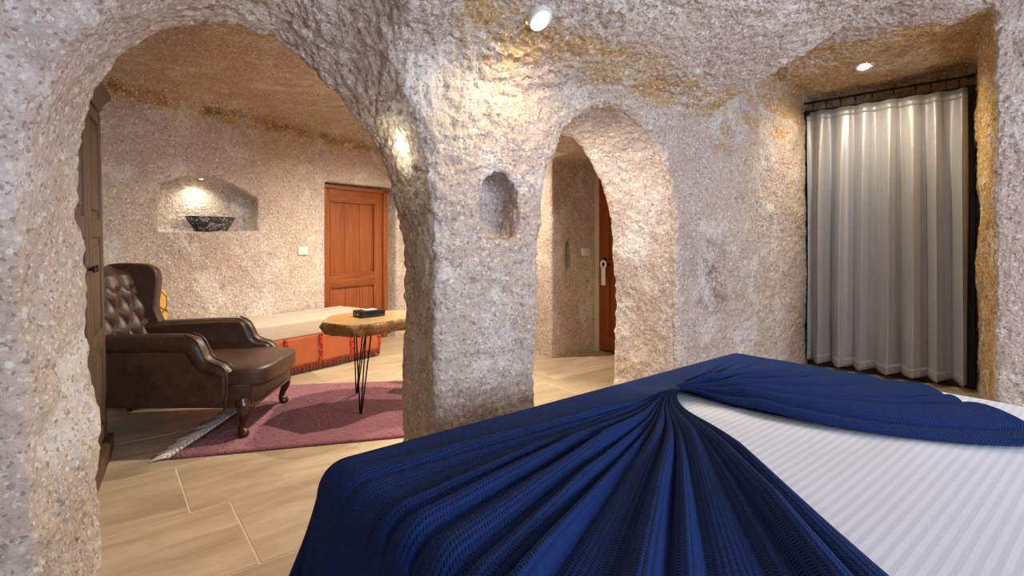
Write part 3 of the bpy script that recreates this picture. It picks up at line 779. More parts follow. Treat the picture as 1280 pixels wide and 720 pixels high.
def door_passage():
    # faces -X; local x runs along -Y of the world
    d = empty('door_2', (4.425, 3.50, 0), R(-90), 'red wooden door at the end of the passage', 'door', kind='structure')
    CREAM = plain('cream_door_casing', (0.62, 0.52, 0.38), 0.7)
    for x in (-0.44, 0.44): box_obj('casing', (x, -0.03, 1.02), (0.055, 0.10, 2.04), CREAM, d, 0.004)
    box_obj('casing', (0, -0.03, 2.03), (0.93, 0.10, 0.05), CREAM, d, 0.004)
    lf = empty('door_leaf'); lf.parent = d
    RED = wood('red_passage_door_wood', (0.16, 0.030, 0.009), (0.32, 0.075, 0.022))
    for x, ww in ((-0.345, 0.135), (0.355, 0.115)): box_obj('stile', (x, -0.035, 1.01), (ww, 0.05, 1.98), RED, lf, 0.005)
    for z0, z1 in ((1.86, 2.0), (0.88, 1.02), (0.02, 0.18)): box_obj('rail', (0.01, -0.035, (z0 + z1) / 2), (0.58, 0.046, z1 - z0), RED, lf, 0.005)
    for z0, z1 in ((1.02, 1.86), (0.18, 0.88)):
        for i in range(3): box_obj('plank', (-0.182 + 0.192 * i, -0.025, (z0 + z1) / 2), (0.188, 0.022, z1 - z0 + 0.01), RED, lf, 0.004)
    hd = empty('door_handle', (-0.325, -0.062, 0.93)); hd.parent = d
    box_obj('handle_plate', (0, 0, 0), (0.04, 0.008, 0.23), BLACK, hd, 0.003)
    tube_obj('lever', [(0, 0, 0.05), (0, -0.045, 0.05), (0.03, -0.05, 0.052), (0.10, -0.05, 0.046), (0.12, -0.045, 0.038)], 0.009, BLACK, hd, 10)
    tube_obj('key_escutcheon', [(0, -0.002, -0.05), (0, -0.012, -0.05)], 0.012, BLACK, hd, 12)
    # paper hanger hooked over the lever
    bm = bmesh.new(); ring = []
    for k in range(14):
        a = 2 * math.pi * k / 14; ring.append((0.034 * math.cos(a), 0.03 + 0.036 * math.sin(a)))
    add_tube(bm, [(x, 0, z) for x, z in ring], 0.013, 6, True, True)
    add_box(bm, (0, 0, -0.10), (0.060, 0.006, 0.20), None, 0.002, 1)
    o = bm_obj('door_hanger', bm, plain('white_card', (0.78, 0.76, 0.70), 0.6), None)
    o.location = (4.425 - 0.118, 3.50 + 0.300, 0.945); o.rotation_euler = (0, 0, R(-90))
    tag(o, 'white paper hanger hooked on the lever of the red passage door', 'door hanger')
door_passage()
# ------------------------------------------------------------------ wardrobe beside the arch
def wardrobe():
    L0, L1, H = 2.80, 3.86, 2.06
    w = empty('wardrobe', (0.0, (L0 + L1) / 2, 0), 0, 'tall dark wooden wardrobe with panelled doors behind the arch', 'wardrobe')
    L = L1 - L0
    box_obj('body', (-0.235, 0, 1.05), (0.43, L, 1.92), CABW, w, 0.005)
    box_obj('plinth', (-0.215, 0, 0.05), (0.50, L + 0.05, 0.10), CABW, w, 0.008)
    bm = bmesh.new()
    prof = [(-0.47, 2.0), (0.0, 2.0), (0.012, 2.02), (0.012, 2.035), (0.04, 2.07), (0.055, 2.075), (0.055, 2.10), (-0.47, 2.10)]
    add_prism(bm, prof, -L / 2 - 0.04, L / 2 + 0.04, 'y')
    bm_obj('cornice', bm, CABW, w, angle=30)
    for i in (0, 1):
        y0 = -L / 2 + 0.015 + i * (L / 2 - 0.005); dw = L / 2 - 0.02
        dr = empty('door', (0, y0 + dw / 2, 0)); dr.parent = w
        x = -0.008
        for sy in (-1, 1): box_obj('stile', (x, sy * (dw / 2 - 0.045), 1.045), (0.032, 0.09, 1.86), CABW, dr, 0.005)
        tiers = ((0.20, 0.63), (0.74, 1.26), (1.36, 1.90))
        for z0, z1 in ((0.12, 0.20), (0.63, 0.74), (1.26, 1.36), (1.90, 1.97)): box_obj('rail', (x, 0, (z0 + z1) / 2), (0.030, dw - 0.17, z1 - z0), CABW, dr, 0.005)
        for z0, z1 in tiers:
            box_obj('panel', (x - 0.004, 0, (z0 + z1) / 2), (0.016, dw - 0.18, z1 - z0), CABW, dr, 0.003)
            box_obj('raised_field', (x + 0.004, 0, (z0 + z1) / 2), (0.018, dw - 0.27, z1 - z0 - 0.09), CABW, dr, 0.008)
        kb = lathe_obj('knob', [(0, 0), (0.008, 0), (0.008, 0.015), (0.017, 0.022), (0.017, 0.03), (0, 0.036)], BLACK, dr, 16, (0.008, (-1 if i else 1) * (dw / 2 - 0.04), 1.1), (0, R(90), 0))
    w.rotation_euler = (0, R(-1.0), R(-6.5)); w.location = (-0.035, 3.345, 0)
wardrobe()

# ------------------------------------------------------------------ wingback armchair
def slab(name, outline, y0, y1, mat, parent, bevel=0.03, seg=4):
    """soft upholstered slab: outline in (x, z) extruded along y with rounded rims"""
    pts = smooth_poly(list(outline) + [outline[0]], 2)[:-1]
    bm = bmesh.new(); add_prism(bm, [tuple(p) for p in pts], y0, y1, 'y')
    bmesh.ops.recalc_face_normals(bm, faces=bm.faces[:])
    caps = sorted(bm.faces, key=lambda f: -len(f.verts))[:2]
    es = [e for f in caps for e in f.edges]
    bmesh.ops.bevel(bm, geom=es, offset=bevel, segments=seg, affect='EDGES', profile=0.5, clamp_overlap=True)
    return bm_obj(name, bm, mat, parent, angle=60)
def superbox(name, c, size, mat, parent, n=3.2, res=28, shape=None):
    """puffed cushion: superellipsoid sampled on a cube sphere"""
    bm = bmesh.new(); bmesh.ops.create_cube(bm, size=2.0)
    bmesh.ops.subdivide_edges(bm, edges=bm.edges[:], cuts=res // 2, use_grid_fill=True)
    for v in bm.verts:
        p = v.co; k = (abs(p.x) ** n + abs(p.y) ** n + abs(p.z) ** n) ** (1 / n)
        q = p / k; x, y, z = q.x * size[0] / 2, q.y * size[1] / 2, q.z * size[2] / 2
        if shape: x, y, z = shape(x, y, z)
        v.co = (c[0] + x, c[1] + y, c[2] + z)
    return bm_obj(name, bm, mat, parent, angle=70)
def armchair():
    ch = empty('armchair', (0.615, 4.057, 0), R(-34.5), 'brown leather wingback armchair with a button tufted back', 'armchair')
    # seat frame and apron, narrower at the back
    def apron(bm):
        out = [(-0.72, -0.29), (0.26, -0.365), (0.385, -0.34), (0.395, -0.2), (0.40, 0), (0.395, 0.2), (0.385, 0.34), (0.26, 0.365), (-0.72, 0.29)]
        add_prism(bm, out, 0.195, 0.335, 'z')
        bmesh.ops.bevel(bm, geom=bm.edges[:], offset=0.012, segments=2, affect='EDGES')
    bm = bmesh.new(); apron(bm); bm_obj('seat_frame', bm, LEATHER, ch, angle=40)
    bm = bmesh.new()
    add_tube(bm, [(0.31, -0.372, 0.20), (0.385, -0.335, 0.20), (0.396, -0.2, 0.205), (0.40, 0, 0.21), (0.396, 0.2, 0.205), (0.385, 0.335, 0.20), (0.31, 0.372, 0.20)], 0.011, 8)
    bm_obj('trim_strip', bm, LEGW, ch)
    def tee(x, y, z):
        y *= 1.0 + 0.22 * max(0, min(1, (x - 0.10) / 0.08)) - 0.0
        z *= 1.0 + 0.05 * math.cos(y * 5) ; x += 0.02 * math.cos(y * 4.5)
        return x, y, z
    seat = superbox('seat_cushion', (-0.01, 0, 0.375), (0.93, 0.56, 0.145), LEATHER2, ch, 7.0, 40, tee)
    # arms: flared sides with a rolled top and a scrolled front
    for s in (-1, 1):
        g = empty('arm', (0, s * 0.325, 0), s * R(5.5)); g.parent = ch
        side = [(-0.42, 0.20), (-0.44, 0.45), (-0.42, 0.60), (0.06, 0.625), (0.135, 0.60), (0.175, 0.52), (0.235, 0.455), (0.31, 0.43), (0.345, 0.39), (0.345, 0.31), (0.325, 0.20)]
        side = [(-0.76, 0.20), (-0.78, 0.45), (-0.76, 0.62), (-0.02, 0.645), (0.055, 0.635), (0.085, 0.57), (0.11, 0.50), (0.16, 0.475), (0.225, 0.465), (0.255, 0.43), (0.255, 0.3), (0.245, 0.20)]
        slab('arm_panel', side, -0.052, 0.052, LEATHER, g, 0.028)
        # rolled top
        n = 26; path = [(-0.42, 0.585), (-0.2, 0.592), (0.0, 0.60), (0.09, 0.60), (0.15, 0.555), (0.19, 0.495), (0.25, 0.452), (0.31, 0.425), (0.345, 0.385)]
        pp = smooth_poly([(-0.76, 0.585), (-0.3, 0.597), (-0.02, 0.602), (0.05, 0.585), (0.075, 0.53), (0.105, 0.478), (0.16, 0.447), (0.22, 0.432), (0.25, 0.40)], 2)
        rad = [0.062 if p[0] < 0.0 else 0.062 - 0.020 * min(1, p[0] / 0.3) for p in pp]
        bm = bmesh.new(); add_tube(bm, [(p[0], s * 0.016, p[1]) for p in pp], rad, 16)
        bm_obj('arm_roll', bm, LEATHER, g, angle=60)
        # piping round the front scroll
        pip = smooth_poly([(0.085, 0.655), (0.165, 0.61), (0.215, 0.525), (0.27, 0.485), (0.335, 0.455), (0.380, 0.405), (0.375, 0.31), (0.345, 0.21)], 2); pip = smooth_poly([(0.02, 0.672), (0.09, 0.645), (0.125, 0.575), (0.145, 0.525), (0.19, 0.497), (0.25, 0.482), (0.285, 0.44), (0.283, 0.31), (0.265, 0.20)], 2)
        for q in (-1, 1): tube_obj('piping', [(p[0] - 0.012, q * 0.040 + s * 0.012, p[1] - 0.012) for p in pip], 0.006, LEATHER, g, 8)
    # tufted back
    bw0, bw1, z0, z1 = 0.285, 0.275, 0.40, 1.06
    nu, nv = 120, 170
    u = np.linspace(-1, 1, nu); v = np.linspace(0, 1, nv); Uq, Vq = np.meshgrid(u, v, indexing='ij')
    hw = bw0 + (bw1 - bw0) * Vq; yy = Uq * hw; zz_ = z0 + (z1 - z0) * Vq
    ccx = -0.595 - 0.185 * Vq - 0.03 * np.sin(Vq * math.pi) * -1
    w_, h_ = 0.145, 0.24
    p_, q_ = yy / w_ + (zz_ - 0.52) / h_, yy / w_ - (zz_ - 0.52) / h_
    dia = np.sqrt(np.abs(np.sin(math.pi * p_)) * np.abs(np.sin(math.pi * q_)))
    chan = np.sqrt(np.abs(np.sin(math.pi * (yy / w_ + 0.0))))
    topz = 0.88; k = np.clip((zz_ - topz) / 0.05, 0, 1)
    puff = dia * (1 - k) + chan * k * 0.8
    edge = np.clip((1 - np.abs(Uq)) / 0.08, 0, 1) ** 0.5 * np.clip((1 - Vq) / 0.10, 0, 1) ** 0.5 * np.clip(Vq / 0.05, 0, 1) ** 0.5
    X = ccx + (0.012 + 0.048 * puff) * edge - 0.02 * (1 - edge)
    roll = np.clip((Vq - 0.9) / 0.1, 0, 1); X = X - 0.05 * roll ** 2
    front = np.stack([X, yy, zz_ - 0.004 * roll], -1)
    bk = grid_obj('backrest', front, LEATHER2, ch, solid=0.0)
    # buttons at the tuft points
    bme = bmesh.new(); add_lathe(bme, [(0, 0.008), (0.007, 0.007), (0.011, 0.002), (0.011, -0.004)], 10)
    me = bpy.data.meshes.new('button'); bme.to_mesh(me); bme.free(); me.shade_smooth(); me.materials.append(LEATHER2)
    for i in range(-4, 5):
        for j in range(-4, 8):
            y = (i + j) * w_ / 2; z = 0.52 + (i - j) * h_ / 2
            vq = (z - z0) / (z1 - z0)
            if abs(y) < 0.25 and 0.44 < z < 0.90:
                x = -0.595 - 0.185 * vq + 0.03 * math.sin(vq * math.pi) + 0.012
                o = link('button', me, None, bk, (x, y, z), (0, R(82), 0))
    # body of the back behind the tufts
    prof = [(-0.235, 0.30), (-0.235, 0.42), (-0.42, 1.04), (-0.455, 1.065), (-0.49, 1.04), (-0.43, 0.55), (-0.41, 0.22), (-0.30, 0.22)]
    slab('back_shell', [(p[0] - 0.38, p[1]) for p in prof], -0.285, 0.285, LEATHER, ch, 0.02, 3)
    # wings
    for s in (-1, 1):
        wing = [(-0.44, 0.56), (-0.47, 0.80), (-0.49, 1.03), (-0.44, 1.075), (-0.30, 1.075), (-0.17, 1.065), (-0.115, 1.00), (-0.125, 0.86), (-0.14, 0.74), (-0.09, 0.62), (-0.05, 0.56)]
        o = slab('wing', wing, -0.045, 0.045, LEATHER, ch, 0.034, 5)
        o.location = (-0.42, s * 0.318, 0); o.rotation_euler = (0, 0, s * R(7))
    # legs
    cab = smooth_poly([(0.0, 0.235), (0.012, 0.19), (0.024, 0.15), (0.016, 0.11), (0.002, 0.07), (-0.002, 0.045), (0.014, 0.02), (0.024, 0.0)], 2)
    rads = np.interp(cab[:, 1], [0, 0.012, 0.03, 0.055, 0.09, 0.14, 0.19, 0.235], [0.026, 0.034, 0.030, 0.021, 0.023, 0.037, 0.046, 0.042])
    for s in (-1, 1):
        bm = bmesh.new(); add_tube(bm, [(p[0] * 0.95, s * p[0] * 0.35, p[1]) for p in cab], list(rads), 14)
        bm_obj('leg', bm, LEGW, ch, loc=(0.325, s * 0.335, 0.012), angle=60)
    for s in (-1, 1):
        bm = bmesh.new()
        add_box(bm, (0, 0, 0.105), (0.045, 0.045, 0.21), None, 0.006)
        for v_ in bm.verts:
            v_.co.x -= 0.05 * (0.21 - v_.co.z) / 0.21
        bm_obj('leg', bm, LEGW, ch, loc=(-0.66, s * 0.255, 0))
armchair()

# ------------------------------------------------------------------ rug
def rug():
    NL = on_floor(212, 575); FL = on_floor(348, 483)
    dn = Vector((math.cos(R(-24)), math.sin(R(-24)), 0)); df = Vector((math.cos(R(-31)), math.sin(R(-31)), 0))
    A, B, C, D = NL, NL + dn * 1.95, FL + df * 1.9, FL
    t = NT('rose_woven_rug'); uv = t.uv()
    n = t.noise(uv, 9, 6, 0.7, 1.5)
    v = t.n('ShaderNodeTexVoronoi', feature='DISTANCE_TO_EDGE'); t.l(t.mapping(uv, (26, 17, 1)), v.inputs['Vector']); v.inputs['Scale'].default_value = 1.0
    ln = t.ramp(v.outputs['Distance'], [(0.0, 1.0), (0.10, 0.0)])
    c = t.mix(n, (0.22, 0.050, 0.085), (0.38, 0.115, 0.150))
    w = t.noise(uv, 260, 2)
    m = t.out(c, 0.95, 0.0, t.bump(t.math('SUBTRACT', t.math('MULTIPLY', w, 0.5), ln), 0.008), Sheen_Weight=0.3)
    bm = bmesh.new()
    nu, nv = 40, 30; uvl = bm.loops.layers.uv.new('UVMap')
    V = [[None] * nv for _ in range(nu)]; Vb = [[None] * nv for _ in range(nu)]; co = {}
    for i in range(nu):
        for j in range(nv):
            a, b = i / (nu - 1), j / (nv - 1)
            p = A.lerp(B, a).lerp(D.lerp(C, a), b)
            V[i][j] = bm.verts.new((p.x, p.y, 0.012 + 0.0015 * math.sin(i * 1.3) * math.sin(j * 1.1)))
            co[V[i][j]] = (a * 1.95, b * 1.45)
    for i in range(nu - 1):
        for j in range(nv - 1):
            f = bm.faces.new((V[i][j], V[i + 1][j], V[i + 1][j + 1], V[i][j + 1]))
            for lp in f.loops: lp[uvl].uv = co[lp.vert]
    root = empty('rug', (A.x, A.y, 0), 0, 'rose pink woven rug with a knotted white fringe', 'rug')
    o = bm_obj('woven_field', bm, m, root, angle=None); o.location = (-A.x, -A.y, 0)
    md = o.modifiers.new('thickness', 'SOLIDIFY'); md.thickness = 0.011; md.offset = -1
    CR = plain('cream_fringe_wool', (0.80, 0.73, 0.66), 0.95, 0, 0.1)
    # knotted tassels along the left-hand end: three shapes shared by all
    meshes = []
    for k in range(3):
        rr = random.Random(k + 5); bm = bmesh.new()
        for z_, r_ in ((0, 0),):
            add_lathe(bm, [(0, -0.012), (0.010, -0.006), (0.013, 0.004), (0.010, 0.012), (0, 0.016)], 8, (0, -0.012, 0.014))
        for q in range(7):
            a0 = (q - 3) * 0.004; sp = (q - 3) * rr.uniform(0.006, 0.011); ln_ = rr.uniform(0.085, 0.125)
            add_tube(bm, [(a0 * 0.6, -0.015, 0.014), (a0 + sp * 0.4, -0.02 - ln_ * 0.35, 0.013 + rr.uniform(0, 0.008)), (a0 + sp, -0.02 - ln_ * 0.7, 0.010), (a0 + sp * 1.5 + rr.uniform(-0.01, 0.01), -0.02 - ln_, 0.005)], [0.004, 0.0055, 0.005, 0.003], 5)
        me = bpy.data.meshes.new('tassel'); bm.to_mesh(me); bm.free(); me.shade_smooth(); me.materials.append(CR); meshes.append(me)
    dr = D - A; out = Vector((-dr.y, dr.x, 0)).normalized(); ang = math.atan2(out.y, out.x) + R(90)
    n = 40
    for i in range(n):
        p = A + dr * ((i + 0.3) / n)
        o = link('tassel', meshes[i % 3], None, root, (p.x - A.x, p.y - A.y, 0.0), (0, 0, ang + random.uniform(-0.35, 0.35)))
        o.scale = (1, random.uniform(0.75, 1.1), 1)
rug()

# ------------------------------------------------------------------ daybed with cushion and orange kilim cover
def daybed():
    E0, E1, M0, M1 = 1.62, 3.68, 4.385, 5.03
    rz = BACK_RZ; c = em((E0 + E1) / 2, (M0 + M1) / 2); L, W = E1 - E0, M1 - M0
    d = empty('daybed', (*c, 0), rz, 'low daybed with a cream mattress against the sitting room wall', 'daybed')
    box_obj('daybed_base', (0, 0.01, 0.17), (L - 0.03, W - 0.04, 0.34), plain('daybed_base', (0.3, 0.24, 0.18), 0.9), d, 0.006)
    t = NT('taupe_mattress_cover'); n = t.noise(t.obj(), 4, 3); mt = t.out(t.mix(n, (0.50, 0.40, 0.31), (0.58, 0.48, 0.38)), 0.85, 0, t.bump(t.noise(t.mapping(t.obj(), (4, 1, 7)), 1.0, 3), 0.01), Sheen_Weight=0.2)
    box_obj('mattress', (0, 0, 0.414), (L, W, 0.152), mt, d, 0.018, 3)
    box_obj('piping', (0, 0, 0.343), (L + 0.004, W + 0.004, 0.007), BLACK, d, 0.003)
    # hanging kilim skirt in strips, bobble seams and a fringe
    t = NT('orange_kilim'); p = t.obj()
    w1 = t.noise(t.mapping(p, (12, 12, 140)), 1.0, 3, 0.6); w2 = t.noise(p, 5, 4)
    cc = t.mix(w2, (0.32, 0.062, 0.012), (0.46, 0.115, 0.022)); cc = t.mix(t.math('MULTIPLY', w1, 0.4), cc, (0.36, 0.05, 0.01))
    km = t.out(cc, 0.95, 0, t.bump(w1, 0.002), Sheen_Weight=0.3)
    RED = plain('red_bobble_wool', (0.50, 0.035, 0.018), 0.95, 0, 0.2, 90); DKR = plain('dark_red_fringe_wool', (0.20, 0.030, 0.012), 0.95, 0, 0.4, 40)
    cv = empty('kilim_cover', (*c, 0), rz, 'orange kilim skirt with red bobble seams hanging round the daybed', 'cover')
    yf = -W / 2 - 0.006; sw = 0.355
    k = 0; xs = []
    x = L / 2
    while x > -L / 2 + 0.05:
        xa = max(x - sw, -L / 2); xs.append(x)
        nu, nv = 14, 10; U, V = np.meshgrid(np.linspace(xa + 0.002, x - 0.002, nu), np.linspace(0.345, 0.07, nv), indexing='ij')
        P = np.stack([U, yf - 0.004 - 0.012 * (0.345 - V) - 0.004 * np.sin(U * 21) * (0.345 - V) / 0.3, V], -1)
        grid_obj('kilim_strip', P, km, cv, solid=0.004)
        x = xa
    # right-hand end
    U, V = np.meshgrid(np.linspace(-W / 2 - 0.004, W / 2 - 0.01, 16), np.linspace(0.345, 0.07, 8), indexing='ij')
    grid_obj('kilim_strip', np.stack([L / 2 + 0.006 + 0.01 * (0.345 - V), U, V], -1), km, cv, solid=0.004)
    rr = random.Random(4)
    for x in xs:
        bm = bmesh.new()
        for i in range(16):
            z = 0.345 - i * 0.0175
            for q in range(2):
                ox = rr.uniform(-0.016, 0.016)
                add_tube(bm, [(x + ox * 0.3, yf - 0.006, z), (x + ox, yf - 0.020, z - 0.004), (x + ox * 1.4, yf - 0.022, z - 0.020)], [0.006, 0.008, 0.004], 5)
        bm_obj('bobble_seam', bm, RED, cv)
    bm = bmesh.new(); n = 118
    for i in range(n):
        x = -L / 2 + (i + 0.5) / n * L; j = rr.uniform(-0.006, 0.006); ln = rr.uniform(0.045, 0.068)
        add_tube(bm, [(x, yf - 0.006, 0.085), (x + j, yf - 0.016, 0.085 - ln * 0.5), (x + 2 * j, yf - 0.018, 0.085 - ln)], [0.007, 0.010, 0.006], 5)
    for i in range(36):
        y = -W / 2 + (i + 0.5) / 36 * W; j = rr.uniform(-0.006, 0.006); ln = rr.uniform(0.045, 0.068)
        add_tube(bm, [(L / 2 + 0.010, y, 0.085), (L / 2 + 0.02, y + j, 0.085 - ln * 0.5), (L / 2 + 0.024, y + 2 * j, 0.085 - ln)], [0.007, 0.010, 0.006], 5)
    tag(bm_obj('fringe', bm, DKR, cv), kind='stuff')
    # mustard cushion leaning on the wall
    t = NT('mustard_cushion_cloth'); p = t.obj()
    vv = t.n('ShaderNodeTexVoronoi', feature='DISTANCE_TO_EDGE'); t.l(p, vv.inputs['Vector']); vv.inputs['Scale'].default_value = 9
    mm = t.out(t.mix(t.ramp(vv.outputs['Distance'], [(0.03, 1.0), (0.06, 0.0)]), (0.62, 0.36, 0.07), (0.10, 0.06, 0.03)), 0.9)
    def pinch(x, y, z): 
        k = 1 - 0.55 * min(1, (abs(x) / 0.21) ** 3 + (abs(z) / 0.21) ** 3); return x, y * k, z
    o = superbox('cushion', (0, 0, 0), (0.40, 0.15, 0.38), mm, None, 4.5, 22, pinch)
    cx = em(1.66, 4.90); o.location = (*cx, 0.682); o.rotation_euler = (R(-12), R(4), rz)
    tag(o, 'mustard yellow patterned cushion leaning on the wall on the daybed', 'cushion')
daybed()

# ------------------------------------------------------------------ live-edge side table with a black box
def side_table():
    ZT = 0.66
    top_px = [(402.5, 403), (406, 398.5), (412, 394.6), (424, 392.2), (438, 390.4), (456, 389), (476, 388), (500, 387.6), (524, 388), (545, 390), (552, 394), (530, 396.5), (503, 398), (480, 402.4), (460, 405.2), (441, 406.8), (420, 405.4)]
    pts = [on_floor(px, py, ZT) for px, py in top_px]
    c = sum(pts, Vector()) / len(pts)
    root = empty('side_table', (c.x, c.y, 0), 0, 'live edge wooden slab table on black hairpin legs', 'side table')
    loc = [(p.x - c.x, p.y - c.y) for p in pts]
    out = smooth_poly(loc + [loc[0]], 2)[:-1]
    t = NT('live_edge_slab_wood'); p = t.obj()
    n = t.noise(t.mapping(p, (5, 16, 5), (0, 0, R(20))), 1.0, 6, 0.6, 2.0)
    topc = t.mix(t.ramp(n, [(0.3, 0.0), (0.7, 1.0)]), (0.36, 0.20, 0.085), (0.60, 0.42, 0.21))
    topc = t.mix(t.ramp(t.noise(p, 6, 5, 0.6, 1.5), [(0.60, 0.0), (0.70, 1.0)]), topc, (0.24, 0.10, 0.03))
    m1 = t.out(topc, 0.28, 0, t.bump(n, 0.001), Coat_Weight=0.4, Coat_Roughness=0.15)
    t = NT('live_edge_bark'); p = t.obj(); n = t.noise(p, 22, 6, 0.7, 1.0)
    m2 = t.out(t.mix(t.ramp(n, [(0.35, 0.0), (0.65, 1.0)]), (0.09, 0.035, 0.012), (0.50, 0.25, 0.07)), 0.4, 0, t.bump(n, 0.012))
    cc = np.mean(out, 0); N = len(out)
    def ring(scale, z, jit=0.0, seed=0):
        rr = np.random.default_rng(seed); r_ = []
        for i, q in enumerate(out):
            v = q - cc; nrm = v / (np.linalg.norm(v) + 1e-9); w = jit * (math.sin(i * 0.9 + seed) + math.sin(i * 2.3 + seed * 2) * 0.7)
            r_.append((*(q + nrm * (scale + w)), z + (jit * 0.5 * math.sin(i * 1.7 + seed) if jit else 0)))
        return r_
    rings = [ring(-0.006, ZT, 0, 0), ring(0.004, ZT - 0.010, 0.003, 1), ring(0.012, ZT - 0.034, 0.012, 2), ring(0.000, ZT - 0.062, 0.013, 3), ring(-0.018, ZT - 0.086, 0.008, 4), ring(-0.05, ZT - 0.094, 0, 5)]
    P = np.array(rings)
    grid_obj('bark_edge', P, m2, root, closed_v=True)
    bm = bmesh.new(); bm.faces.new([bm.verts.new((x, y, ZT)) for x, y, z in rings[0]]); bm.faces.new([bm.verts.new((x, y, z)) for x, y, z in rings[-1]][::-1])
    bm_obj('table_top', bm, m1, root)
    def loc2(px, py): q = on_floor(px, py); return Vector((q.x - c.x, q.y - c.y, 0))
    ctr = Vector((cc[0], cc[1], 0))
    feet = [loc2(451, 520), loc2(446, 494), loc2(535, 506), loc2(520, 478)]
    for f in feet:
        inw = (ctr - f); inw.z = 0; inw.normalize(); side = Vector((-inw.y, inw.x, 0))
        topb = f + inw * 0.06; z1 = ZT - 0.088
        bm = bmesh.new()
        for q, o_ in ((-1, 0.0), (0, 0.05), (1, 0.0)):
            a = topb + side * q * 0.055 + inw * o_
            add_tube(bm, [(a.x, a.y, z1), (f.x + side.x * q * 0.006, f.y + side.y * q * 0.006, 0.022)], 0.0055, 8)
        add_tube(bm, [(f.x - side.x * 0.006, f.y - side.y * 0.006, 0.024), (f.x, f.y, 0.014), (f.x + side.x * 0.006, f.y + side.y * 0.006, 0.024)], 0.0058, 8)
        b = topb + inw * 0.015
        add_box(bm, (b.x, b.y, z1 - 0.001), (0.12, 0.10, 0.005), Matrix.Rotation(math.atan2(side.y, side.x), 3, 'Z'))
        bm_obj('hairpin_leg', bm, BLACK, root)
    # black box lying on the slab
    a, b, d_ = on_floor(435.5, 396.3, ZT), on_floor(453.5, 398.0, ZT), on_floor(473.5, 395.6, ZT)
    mid = (a + d_) / 2; ex = (d_ - b).normalized(); L = 0.19; W = 0.15
    ang = math.atan2(ex.y, ex.x); ey = Vector((-ex.y, ex.x, 0))
    cpos = b + ex * L / 2 + ey * W / 2
    bx = empty('gift_box', (cpos.x, cpos.y, ZT + 0.001), ang, 'small flat black box with a round silver emblem on the slab table', 'box')
    BK = plain('black_lacquer', (0.010, 0.010, 0.011), 0.22)
    box_obj('box_body', (0, 0, 0.017), (L, W, 0.032), BK, bx, 0.002)
    box_obj('lid', (0, 0, 0.040), (L + 0.004, W + 0.004, 0.013), BK, bx, 0.003)
    lathe_obj('emblem', [(0, 0.0015), (0.010, 0.0015), (0.012, 0), (0.012, -0.001)], plain('silver', (0.6, 0.6, 0.58), 0.3, 0.8), bx, 20, (-L / 2 - 0.001, 0.0, 0.018), (0, R(-90), 0))
    box_obj('card', (0.01, 0.01, 0.0475), (0.10, 0.07, 0.002), WHITE, bx, 0.0005)
side_table()

# ------------------------------------------------------------------ niche bowl, switches
def niche_bowl():
    t = NT('black_mosaic'); p = t.obj()
    v = t.n('ShaderNodeTexVoronoi', feature='DISTANCE_TO_EDGE'); t.l(p, v.inputs['Vector']); v.inputs['Scale'].default_value = 46
    v2 = t.n('ShaderNodeTexVoronoi', feature='F1'); t.l(p, v2.inputs['Vector']); v2.inputs['Scale'].default_value = 46
    col = t.mix(t.ramp(t.sep(v2.outputs['Color'])[0], [(0.66, 0.0), (0.75, 1.0)]), (0.012, 0.012, 0.014), (0.30, 0.29, 0.27))
    col = t.mix(t.ramp(v.outputs['Distance'], [(0.03, 1.0), (0.07, 0.0)]), col, (0.14, 0.13, 0.12))
    m = t.out(col, 0.3, 0, t.bump(v.outputs['Distance'], 0.01))
    bm = bmesh.new(); add_lathe(bm, [(0, 0), (0.135, 0.0), (0.15, 0.012), (0.225, 0.135), (0.222, 0.142), (0.212, 0.138), (0.14, 0.022), (0, 0.018)], 48)
    o = bm_obj('mosaic_bowl', bm, m, None); o.scale = (1, 0.48, 1)
    o.location = (*em(2.345, 5.19), 1.322); o.rotation_euler = (0, 0, BACK_RZ)
    tag(o, 'black mosaic dish with sloping sides in the lit wall niche', 'bowl')
niche_bowl()
def switch(px, py, rz, label):
    p, n = hit(px, py)
    s = empty('light_switch', (p.x + n.x * 0.004, p.y + n.y * 0.004, p.z), rz, label, 'light switch')
    box_obj('switch_plate', (0, 0, 0), (0.115, 0.03, 0.085), WHITE, s, 0.004)
    box_obj('rocker', (0, -0.016, 0), (0.055, 0.006, 0.055), WHITE, s, 0.002)
switch(378, 313.5, BACK_RZ, 'cream light switch on the wall beside the panelled door')
switch(732, 315, 0.0, 'cream light switch on the passage wall near the red door')
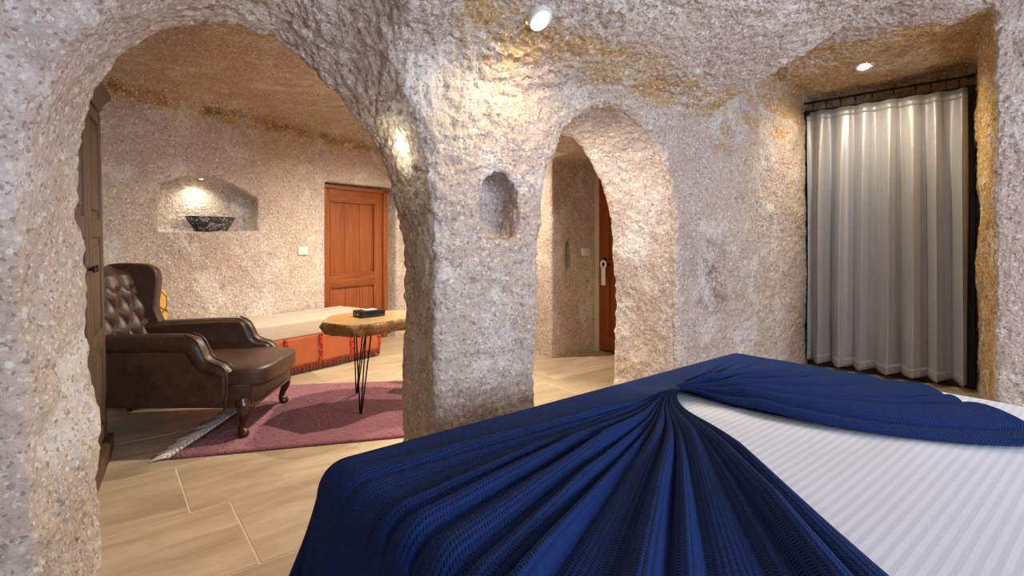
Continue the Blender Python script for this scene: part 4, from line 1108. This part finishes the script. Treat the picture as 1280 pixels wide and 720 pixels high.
# ------------------------------------------------------------------ the lamps in place
def lamps():
    def ceiling(x, y, label, power, group=None, z=1.5, **kw):
        p = up_from(x, y, z); return spotlight('ceiling_spotlight', (p.x, p.y, p.z - 0.010), 0, label, power, group=group, **kw)
    p, n = hit(673, 20)
    spotlight('ceiling_spotlight', p + Vector((0, -0.015, -0.018)), 0, 'glowing recessed spotlight above the pillar with the small niche', 26, (1.0, 0.78, 0.46), cone=170, aim=(0.02, 0.05, -1), face=(0.1, -0.65, -0.8), size=0.058)
    p, n = hit(1080, 82)
    spotlight('ceiling_spotlight', p + Vector((0, 0, -0.006)), 0, 'glowing recessed spotlight in the curtain alcove ceiling', 66, (1.0, 0.82, 0.54), cone=160, aim=(0.1, 0.0, -1), face=(-0.25, -0.2, -1), size=0.06)
    # small lamp set in a plaster patch on the soffit of the sitting room arch
    p, n = hit(500, 170)
    a = empty('arch_lamp', p, 0, 'small lamp in a rough white plaster patch on the arch soffit', 'lamp')
    bm = bmesh.new(); bmesh.ops.create_icosphere(bm, subdivisions=3, radius=1.0)
    for v in bm.verts:
        k = 1 + 0.18 * math.sin(v.co.x * 5 + v.co.z * 4) ; v.co = Vector((v.co.x * 0.026 * k, v.co.y * 0.016, v.co.z * 0.070 * k))
    pl = bm_obj('plaster_patch', bm, PLASTER, a); pl.rotation_euler = n.to_track_quat('Y', 'Z').to_euler()
    lathe_obj('lens', [(0, 0.012), (0.012, 0.010), (0.018, 0.0), (0.018, -0.006)], GLOW2, a, 16, n * 0.012 + Vector((0, 0, -0.045)), (n + Vector((0, 0, -0.4))).to_track_quat('Z', 'Y').to_euler())
    d = bpy.data.lights.new('bulb_light', 'POINT'); d.energy = 1.0; d.color = (1, 0.9, 0.7); d.shadow_soft_size = 0.02
    l = bpy.data.objects.new('bulb_light', d); COL.objects.link(l); l.parent = a; l.location = n * 0.05 + Vector((0, 0, -0.06))
    # soffit lamp of the passage arch, lighting its far jamb
    ceiling(2.2, 2.35, 'recessed spotlight in the soffit of the passage arch', 48, color=(1.0, 0.95, 0.82), cone=170, aim=(0.45, 0, -1))
    # niche lamp
    x, y = em(2.26, 5.20)
    spotlight('niche_spotlight', (x, y, up_from(x, y, 1.5).z - 0.006), 0, 'tiny spotlight in the top of the bowl niche', 9.0, (1.0, 0.97, 0.80), cone=140, size=0.03, aim=(-0.02, 0.12, -1))
    # two ceiling lamps hidden behind the pillar: the chair's shadow falls away from the first, the door shines under the second
    g = 'spotlights in the sitting room ceiling'
    for x, y, w, lb in ((2.3, 3.6, 260, 'behind the pillar'), (2.75, 4.5, 240, 'in front of the panelled door')):
        ceiling(x, y, 'warm recessed spotlight in the sitting room ceiling ' + lb, w, g, color=(1.0, 0.88, 0.68), cone=165, z=1.2)
GLOW2 = emitter('small_lamp_lens', (1.0, 0.95, 0.8, 1), 6.0)
lamps()
def bedroom_windows():  # unseen windows, assumed as the source of the cool bedroom fill
    WF = plain('white_window_frame', (0.75, 0.74, 0.72), 0.5)
    for i, c in enumerate((0.6, 2.9)):
        w = empty('window_%d' % (i + 2), (c, -2.5, 1.62), 0, 'unseen white framed window for the fill daylight behind the bed', 'window', kind='structure')
        for x in (-0.70, 0, 0.70): box_obj('frame_post', (x, 0, 0), (0.05, 0.05, 1.12), WF, w, 0.004)
        for z in (-0.54, 0.54): box_obj('frame_rail', (0, 0, z), (1.42, 0.046, 0.05), WF, w, 0.004)
bedroom_windows()
